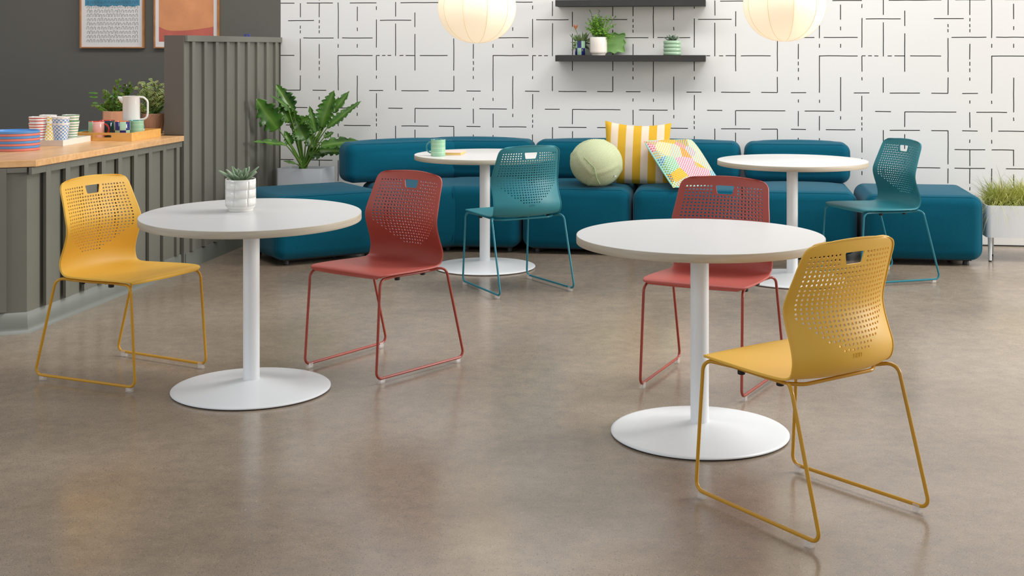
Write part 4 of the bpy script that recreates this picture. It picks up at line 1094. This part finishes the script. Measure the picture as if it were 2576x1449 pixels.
zs = [0, .0040, .0245, .0262, .0515, .0532, .0785, .0802, .1015, .105]
mfn = stripes_fn(zs, (3, 5, 7), 10)
mug('sage green mug with thin cream lines and teal handle on the sofa table', (-0.631, 8.27, TZ), None, None, m_tealg, hang=PI - 0.1, mats=[m_sage, m_cream, m_tealg], mfun=mfn, nrows=zs)
t = thing('notebook', 'pink notebook with yellow page edges beside the mug', 'notebook', (-0.548, 8.415, TZ), D2(-6))
mb = MB(); mb.box((0, 0, .0012), (.145, .20, .0016), bev=.0005); mb.box((0, 0, .0168), (.145, .20, .0016), bev=.0005); mb.box((-.0717, 0, .009), (.0016, .20, .0165)); mb.build('cover', M('pink_cover', (244, 204, 196), rough=0.6), t, smooth=False)
mb = MB(); mb.box((-.001, 0, .009), (.139, .194, .0138)); mb.build('pages', M('yellow_page_edges', (240, 206, 120), rough=0.8), t, smooth=False)

# ------------------------------------------------------------------ things on the counter
CZ = 0.8665
def ct(u, v): # a point on the worktop seen at u,v
    Y = F * (EYE - 0.866) / (v - YH); return Vector(((u - CX) / F * Y, Y, CZ))
# plate stack
m_pb = M('blue_melamine', (92, 150, 210), rough=0.4); m_pc = M('coral_melamine', (224, 128, 116), rough=0.4)
prof = [(0, 0.0), (.127, 0.0), (.1305, .0012), (.1312, .0040), (.1312, .0129), (.1308, .0133), (.1290, .0133), (.1280, .0056), (.124, .0030), (0, .003)]
for k in range(8):
    mt, nm_ = (m_pc, 'coral pink') if k % 2 == 0 else (m_pb, 'blue')
    pos = ('bottom', 'second from bottom', 'third from bottom', 'fourth from bottom', 'fourth from top', 'third from top', 'second from top', 'top')[k]
    mb = MB(); mb.lathe(prof, n=72); o = mb.build('plate', mt, ang=40); o.location = (-2.878, 7.13, CZ + 0.0134 * k)
    tag(o, nm_ + ' plate in the striped stack on the counter, ' + pos, 'plate', 'plates stacked at the left of the counter')
# white tray
def tray(name, label, c, sx, sy, h, mat, rot, wall=0.006, slots=False):
    t = thing(name, label, 'tray', c, rot)
    mb = MB(); mb.box((0, 0, 0.003), (sx, sy, 0.006)); mb.build('tray_floor', mat, t, smooth=False)
    for sg in (-1, 1):
        mb = MB(); mb.box((sg * (sx / 2 - wall / 2), 0, h / 2 + .003), (wall, sy, h - .006)); mb.build('side_wall', mat, t, smooth=False)
    for sg in (-1, 1):
        mb = MB(); y = sg * (sy / 2 - wall / 2)
        if not slots: mb.box((0, y, h / 2 + .003), (sx - 2 * wall, wall, h - .006)); 
        else:
            z0, z1, hwid = h * .42, h * .72, .052; W_ = sx / 2 - wall
            mb.box((-(W_ + hwid) / 2, y, h / 2 + .003), (W_ - hwid, wall, h - .006)); mb.box(((W_ + hwid) / 2, y, h / 2 + .003), (W_ - hwid, wall, h - .006))
            mb.box((0, y, (z0 + .006) / 2), (2 * hwid, wall, z0 - .006)); mb.box((0, y, (z1 + h) / 2), (2 * hwid, wall, h - z1))
            for s2 in (-1, 1):        # rounded slot ends
                vs = []; rad = (z1 - z0) / 2; cz = (z0 + z1) / 2; nn_ = 8
                for yy in (y - wall / 2, y + wall / 2):
                    vs += [(s2 * hwid, yy, z0), (s2 * hwid, yy, z1)] + [(s2 * (hwid - rad + rad * math.cos(a)), yy, cz + rad * math.sin(a)) for a in [PI / 2 - PI * q / nn_ for q in range(nn_ + 1)]]
                m_ = nn_ + 3; fs = []
                for b0 in (0, m_):
                    for q in range(nn_): fs.append((b0 + (1 if q < nn_ / 2 else 0), b0 + 2 + q, b0 + 3 + q))
                    fs.append((b0, b0 + 1, b0 + 2 + nn_ // 2))
                for q in range(nn_): fs.append((2 + q, 3 + q, m_ + 3 + q, m_ + 2 + q))
                mb.add(vs, fs)
        mb.build('end_wall', mat, t, smooth=False)
    return t
tray('white_tray', 'white square tray under the patterned cups', (-2.862, 7.60, CZ), .33, .40, .033, M('white_lacquer', (238, 234, 224), rough=0.4), D2(-3))
m_tray = wood_material('honey_wood', (226, 168, 84), (240, 188, 106), scale=(2, 9, 9), rough=0.4)
wt = tray('wooden_tray', 'honey-coloured wooden tray with hand slots holding mugs and pitcher', (-2.588, 8.01, CZ), .36, .43, .050, m_tray, D2(-7), wall=0.009, slots=True)
# cups
def cup_obj(kind, c, z, label, group):
    Hc, R1, R0 = .123, .0505, .034
    m0 = m_white_cer
    nz = 24; zs = [Hc * i / nz for i in range(nz + 1)]
    prof = [(0, 0), (R0, 0)] + [(R0 + (R1 - R0) * (i / nz) ** 1.15, zs[i]) for i in range(1, nz + 1)] + [(R1 * .965, Hc), (R0 * .95, .006), (0, .005)]
    if kind == 'stripe_red': f = lambda i, k: 1 if (0 < i < nz + 1 and i % 3 == 2) else 0
    elif kind == 'stripe_green': f = lambda i, k: 1 if (0 < i < nz + 1 and i % 3 == 0) else 0
    else: f = lambda i, k: 1 if (0 < i < nz + 1 and i < nz - 1 and ((i // 2) + (k // 2)) % 2 == 0) else 0
    col = {'stripe_red': (200, 52, 48), 'stripe_green': (108, 156, 106), 'check_yellow': (236, 192, 62), 'check_blue': (118, 162, 214)}[kind]
    mb = MB(); mb.lathe(prof, n=48, mf=f); me = M(kind + '_glaze', col, rough=0.3)
    o = mb.build('cup', [m0, me], ang=50); o.location = (c[0], c[1], CZ + z); tag(o, label, 'cup', group); return o
cupd = [('stripe_red', 95, 7.46, 'red-striped cup', 2), ('check_yellow', 121, 7.66, 'yellow-checked cup', 2), ('check_blue', 153, 7.48, 'blue-checked cup', 2), ('stripe_green', 178, 7.68, 'green-striped cup', 2)]
words_ = {2: ('under the other', 'nested on top'), 3: ('lowest in its stack', 'middle of its stack', 'top of its stack')}
for kind, u, Y, lb, nn_ in cupd:
    first = None
    for i in range(nn_):
        z = 0.0062 + (i * .0355 if nn_ == 2 else i * 0.0175)
        if nn_ == 3: z = 0.0062 + (0, .010, .0355)[i]
        lab = lb + ' ' + words_[nn_][i] + ' on the white tray'
        if first is None: first = cup_obj(kind, ((u - CX) / F * Y, Y), z, lab, lb + 's on the white tray')
        else:
            c = first.copy(); COL.objects.link(c); c.location = ((u - CX) / F * Y, Y, CZ + z); c['label'] = lab
# mugs in the wooden tray
MZ = CZ + .0063
m_pink = M('pink_glaze', (226, 170, 162), rough=0.2, coat=0.3); m_red = M('red_glaze', (206, 52, 40), rough=0.18, coat=0.3); m_dteal = M('dark_teal_glaze', (16, 50, 58), rough=0.12, coat=0.4); m_or = M('orange_glaze', (226, 112, 46), rough=0.2, coat=0.3)
def px(u, Y): return ((u - CX) / F * Y, Y, MZ)
half = lambda i, k: 2 if i >= 3 else (1 if 34 <= k < 46 or k < 2 else 0)
mug('half sage half pink mug with red handle in the wooden tray', px(242.5, 7.92), None, None, m_red, hang=0.05, mats=[m_sage, m_pink, m_red], mfun=lambda i, k: 2 if i >= 3 else (1 if (k >= 35 or k < 6) else 0), R=.0475, Hm=.104, group='mugs in the wooden tray')
mug('dark teal mug with red inside in the wooden tray', px(269, 8.04), None, None, m_dteal, hang=-2.2, mats=[m_dteal, m_dteal, m_red], mfun=lambda i, k: 2 if i >= 3 else 0, R=.0475, Hm=.104, group='mugs in the wooden tray')
mug('navy and mint checked mug with orange inside in the wooden tray', px(307.5, 7.93), None, None, m_or, hang=2.3, mats=[m_navy, m_mint, m_or], mfun=lambda i, k: 2 if i >= 4 else (((k // 6) % 2) ^ (1 if i >= 3 else 0)), R=.0475, Hm=.104, nrows=[0, .004, .052, .104], group='mugs in the wooden tray')
zs4 = [0, .0040, .0245, .0262, .0515, .0532, .0785, .0802, .1015, .104]
mug('sage mug with cream lines in the wooden tray', px(342, 8.04), None, None, m_tealg, hang=1.2, mats=[m_sage, m_cream, m_tealg], mfun=mfn, R=.0475, Hm=.104, nrows=zs4, group='mugs in the wooden tray')
# pitcher
t = thing('pitcher', 'white enamel pitcher with beak spout behind the mugs', 'pitcher', px(330.5, 8.135))
mb = MB(); R = .0535; Hp = .252
prof = [(0, 0), (R, 0), (R + .001, .003), (R, Hp * .5), (R, Hp - .004), (R + .002, Hp), (R - .003, Hp - .001), (R - .004, .006), (0, .006)]
mb.lathe(prof, n=48); mb.build('body', m_white_cer, t)
mb = MB(); mb.tube([(-.036, 0, Hp - .030), (-.052, 0, Hp - .025), (-.066, 0, Hp - .017), (-.077, 0, Hp - .010), (-.084, 0, Hp - .0085)], [.026, .0225, .016, .0095, .0065], n=20)
mb.v = [(x, y, min(z, Hp - .001)) for (x, y, z) in mb.v]
mb.build('spout', m_white_cer, t)
mb = MB(); pts = [(.050, 0, Hp - .006), (.078, 0, Hp - .008), (.103, 0, Hp - .032), (.103, 0, Hp * .58), (.098, 0, Hp * .47), (.078, 0, Hp * .42), (.050, 0, Hp * .41)]
mb.tube(round_path(pts, .03, seg=5), .0065, n=8); mb.build('handle', m_white_cer, t)
# teal box behind tray
tb = Vector(((211 - CX) / F * 8.42, 8.42, CZ)); mb = MB(); mb.lathe([(0, 0), (.05, 0), (.07, .022), (.068, .0235), (.048, .004), (0, .004)], n=40)
o = mb.build('bowl', M('teal_bowl_glaze', (26, 104, 104), rough=0.3)); o.location = tb; tag(o, 'low teal bowl mostly hidden behind the wooden tray', 'bowl')
# counter plants
m_peach = M('peach_glazed_pot', (214, 158, 124), rough=0.25, coat=0.3); m_tan = M('tan_carved_pot', (190, 146, 120), rough=0.45)
PYc = 8.42
t = thing('jade_plant', 'bushy jade plant in a peach pot behind the pitcher', 'plant', ((297 - CX) / F * PYc, PYc, CZ))
mb = MB(); mb.lathe([(0, 0), (.092, 0), (.096, .004), (.096, .150), (.093, .152), (.088, .150), (.087, .13), (0, .128)], n=48); mb.build('pot', m_peach, t)
m_jade = leaf_material('jade_leaf', (52, 98, 26), (96, 146, 44), rough=0.3, sc=16, edge=(150, 92, 60))
mb = MB(); tn = []; ms = MB(); rn = random.Random(21)
for k in range(34):
    dx = rn.uniform(-.15, .14); zz = .16 + rn.uniform(.02, .19) * (1 - (abs(dx) / .22) ** 2); dy = rn.uniform(-.08, .06)
    tip_ = Vector((dx, dy, zz)); b_ = Vector((dx * .25, dy * .3, .13)); ms.tube([b_, (b_ + tip_) / 2 + Vector((0, 0, .01)), tip_], [.0035, .003, .002], n=6)
    for q in range(11):
        f_ = .35 + .65 * q / 10; pc_ = b_ * (1 - f_) + tip_ * f_; a = rn.uniform(0, 6.28); d_ = Vector((math.cos(a), math.sin(a) * .8, rn.uniform(.1, 1.0))).normalized() * rn.uniform(.020, .030)
        leaf(mb, tn, pc_, pc_ + d_, .019, (rn.uniform(-.6, .6), -1, rn.uniform(0, .8)), n=6, shape=1.25, fold=.12, mid=0, margin=.35 if q > 7 else .05)
for (x, z) in ((-.17, .27), (-.165, .245), (-.145, .205)):
    leaf(mb, tn, (-.11, -.06, z - .004), (x, -.07, z), .016, (0, -1, .9), n=6, shape=1.2, mid=0, margin=0)
done_leaves(mb, tn, 'leaves', m_jade, t, .003); ms.build('stems', m_stem, t)
PYd = 8.52
t = thing('variegated_plant', 'variegated yellow-green plant in a carved tan pot against the partition end', 'plant', ((386 - CX) / F * PYd, PYd, CZ))
mb = MB(); nr = 48
prof = [(0, 0), (.052, 0), (.056, .004), (.066, .06), (.071, .10), (.072, .128), (.069, .130), (.066, .126), (.064, .11), (0, .108)]
mb.lathe(prof, n=nr)
for k in range(9):
    for s_ in (-1, 1):
        pts = []
        for q in range(9): f_ = q / 8; a = 2 * PI * (k + s_ * .55 * math.sin(PI * f_)) / 9; r_ = .056 + .016 * (f_ ** .7); pts.append((r_ * 1.005 * math.cos(a), r_ * 1.005 * math.sin(a), .008 + .115 * f_))
        mb.tube(pts, .0016, n=5)
mb.build('pot', m_tan, t, ang=50)
m_var = leaf_material('variegated_leaf', (70, 110, 44), (116, 150, 70), rough=0.4, sc=18, edge=(222, 224, 150))
mb = MB(); tn = []; ms = MB(); rn = random.Random(31)
for k in range(26):
    dx = rn.uniform(-.10, .11); zz = rn.uniform(.20, .37) - .25 * abs(dx); dy = rn.uniform(-.05, .06)
    if dx < -.05: zz -= .03
    tip_ = Vector((dx, dy, zz)); b_ = Vector((dx * .2, dy * .3, .11)); ms.tube([b_, (b_ + tip_) / 2, tip_], [.003, .0025, .002], n=6)
    for q in range(9):
        f_ = .45 + .55 * q / 8; pc_ = b_ * (1 - f_) + tip_ * f_; a = rn.uniform(0, 6.28); d_ = Vector((math.cos(a), math.sin(a) * .7, rn.uniform(-.1, 1.0))).normalized() * rn.uniform(.035, .052)
        leaf(mb, tn, pc_, pc_ + d_, .016, (0, -1, .6), n=7, fold=.3, mid=0, margin=.95, droop=.1)
for k in range(10):
    a = rn.uniform(0, 6.28); leaf(mb, tn, (0, 0, .11), (.075 * math.cos(a), .05 * math.sin(a) - .02, .16 + rn.uniform(0, .04)), .026, (0, -.8, 1), n=8, mid=.2, droop=.12)
done_leaves(mb, tn, 'leaves', m_var, t, .0012); ms.build('stems', m_stem, t)

# ------------------------------------------------------------------ paper-lantern pendants
def lantern_material():
    m, nt, b = newmat('glowing_lantern_fabric'); b.inputs['Base Color'].default_value = lin((250, 236, 214)); b.inputs['Roughness'].default_value = 0.8
    b.inputs['Emission Color'].default_value = lin((255, 230, 190)); b.inputs['Emission Strength'].default_value = LANT
    return m
LANT = 0.50
m_lant = lantern_material(); m_rib = M('lantern_rib', (244, 214, 176), rough=0.7); m_rib.node_tree.nodes['Principled BSDF'].inputs['Emission Color'].default_value = lin((255, 214, 160)); m_rib.node_tree.nodes['Principled BSDF'].inputs['Emission Strength'].default_value = 0.22; m_cord = M('white_cord', (220, 218, 212), rough=0.6)
def pendant(x, y, zb, label, rot):
    t = thing('pendant_lamp', label, 'lamp', (x, y, zb), rot, 'round fabric lantern pendants')
    R, Hh2, nr_, per = .2525, .232, 10, 9
    mb = MB(); nz = 30; nt_ = nr_ * per
    def rad(th, a):
        q = (a * nr_ / (2 * PI)) % 1.0; sc = 1 - .030 * math.sin(PI * q) * max(0, math.cos(th)) ** .5 - 0.0
        pl_ = 0.0 if abs(th) < 1.1 else .012 * math.sin(a * nr_ * 3) * (abs(th) - 1.1)
        return (math.cos(th) ** .92 if math.cos(th) > 0 else 0) * sc + pl_
    for i in range(nz + 1):
        th = -PI / 2 + .10 + (PI - .2) * i / nz
        for k in range(nt_):
            a = 2 * PI * k / nt_; r_ = R * rad(th, a); mb.v.append((r_ * math.cos(a), r_ * math.sin(a), Hh2 + Hh2 * math.sin(th) * (1.0)))
    for i in range(nz):
        for k in range(nt_): mb.f.append((i * nt_ + k, i * nt_ + (k + 1) % nt_, (i + 1) * nt_ + (k + 1) % nt_, (i + 1) * nt_ + k)); mb.mi.append(0)
    mb.f.append(tuple(range(nt_))[::-1]); mb.mi.append(0)
    mb.build('lantern_shade', m_lant, t, ang=80)
    for r in range(nr_):
        a = 2 * PI * r / nr_; mb = MB(); pts = []
        for i in range(25):
            th = -PI / 2 + .06 + (PI - .12) * i / 24; r_ = R * (math.cos(th) ** .92) + .0005; pts.append((r_ * math.cos(a), r_ * math.sin(a), Hh2 + Hh2 * math.sin(th)))
        mb.tube(pts, .0016, n=5); mb.build('rib', m_rib, t)
    mb = MB(); mb.lathe([(0, Hh2 * 2 - .01), (.045, Hh2 * 2 - .008), (.045, Hh2 * 2 + .004), (.02, Hh2 * 2 + .02), (0, Hh2 * 2 + .02)], n=24); mb.build('top_cap', m_cord, t)
    mb = MB(); mb.tube([(0, 0, Hh2 * 2 + .01), (0, 0, 3.6 - zb)], .003, n=8); mb.build('cord', m_cord, t)
    return t
a0 = pendant(-0.389, 8.41, 1.459, 'glowing round fabric lantern hanging left, above the mug table', D2(-90 + 18 - 0))
b0 = pendant(1.526, 7.97, 1.468, 'glowing round fabric lantern hanging right, above the bare back table', D2(-90 + 2))

# ------------------------------------------------------------------ light: window daylight from the right, ceiling light, soft room light, added wall and front fills
def area(name, loc, target, sx, sy, power, color):
    l = bpy.data.lights.new(name, 'AREA'); l.shape = 'RECTANGLE'; l.size = sx; l.size_y = sy; l.energy = power; l.color = color
    o = bpy.data.objects.new(name, l); COL.objects.link(o); o.location = loc
    o.rotation_euler = (Vector(target) - Vector(loc)).to_track_quat('-Z', 'Y').to_euler(); return o
area('window_daylight', (8.8, 6.6, 2.8), (0.4, 6.4, 0.5), 3.0, 2.2, 500, (1.0, 0.965, 0.91))
area('left_window_daylight', (-6.5, 1.5, 2.8), (0, 7, 0.8), 3.0, 2.4, 90, (0.90, 0.95, 1.0))
area('wall_fill_light', (-0.6, 7.2, 4.4), (-0.4, 9.9, 0.7), 6.0, 0.8, 125, (1.0, 0.97, 0.95))  # added fill to brighten the back wall, not a known fixture
area('front_fill_light', (1.5, -3.0, 2.6), (0.8, 9.0, 1.0), 7.0, 2.6, 45, (0.97, 0.98, 1.0))  # added fill from behind the camera, no known window there
area('ceiling_light', (3.2, 7.0, 4.7), (1.4, 4.6, 0), 2.6, 1.3, 150, (0.98, 0.98, 1.0))
W = bpy.data.worlds.new('room_light'); SC.world = W; W.use_nodes = True; bg = W.node_tree.nodes['Background']
bg.inputs['Color'].default_value = (0.93, 0.96, 1.0, 1); bg.inputs['Strength'].default_value = 0.39

# ------------------------------------------------------------------ camera
cam = bpy.data.cameras.new('camera'); co = bpy.data.objects.new('camera', cam); COL.objects.link(co)
co.location = (0, 0, EYE); co.rotation_euler = (PI / 2, 0, 0); cam.sensor_width = 36; cam.sensor_fit = 'HORIZONTAL'
cam.lens = F / 2576 * 36; cam.shift_x = (1288 - CX) / 2576; cam.shift_y = -(724.5 - YH) / 2576; cam.clip_end = 60
SC.camera = co
vs_ = SC.view_settings; SC.display_settings.display_device = 'sRGB'
vs_.view_transform = 'Standard'; vs_.look = 'None'; vs_.gamma = 1.0; vs_.exposure = 0.0; vs_.use_curve_mapping = False
SC.cycles.max_bounces = 6
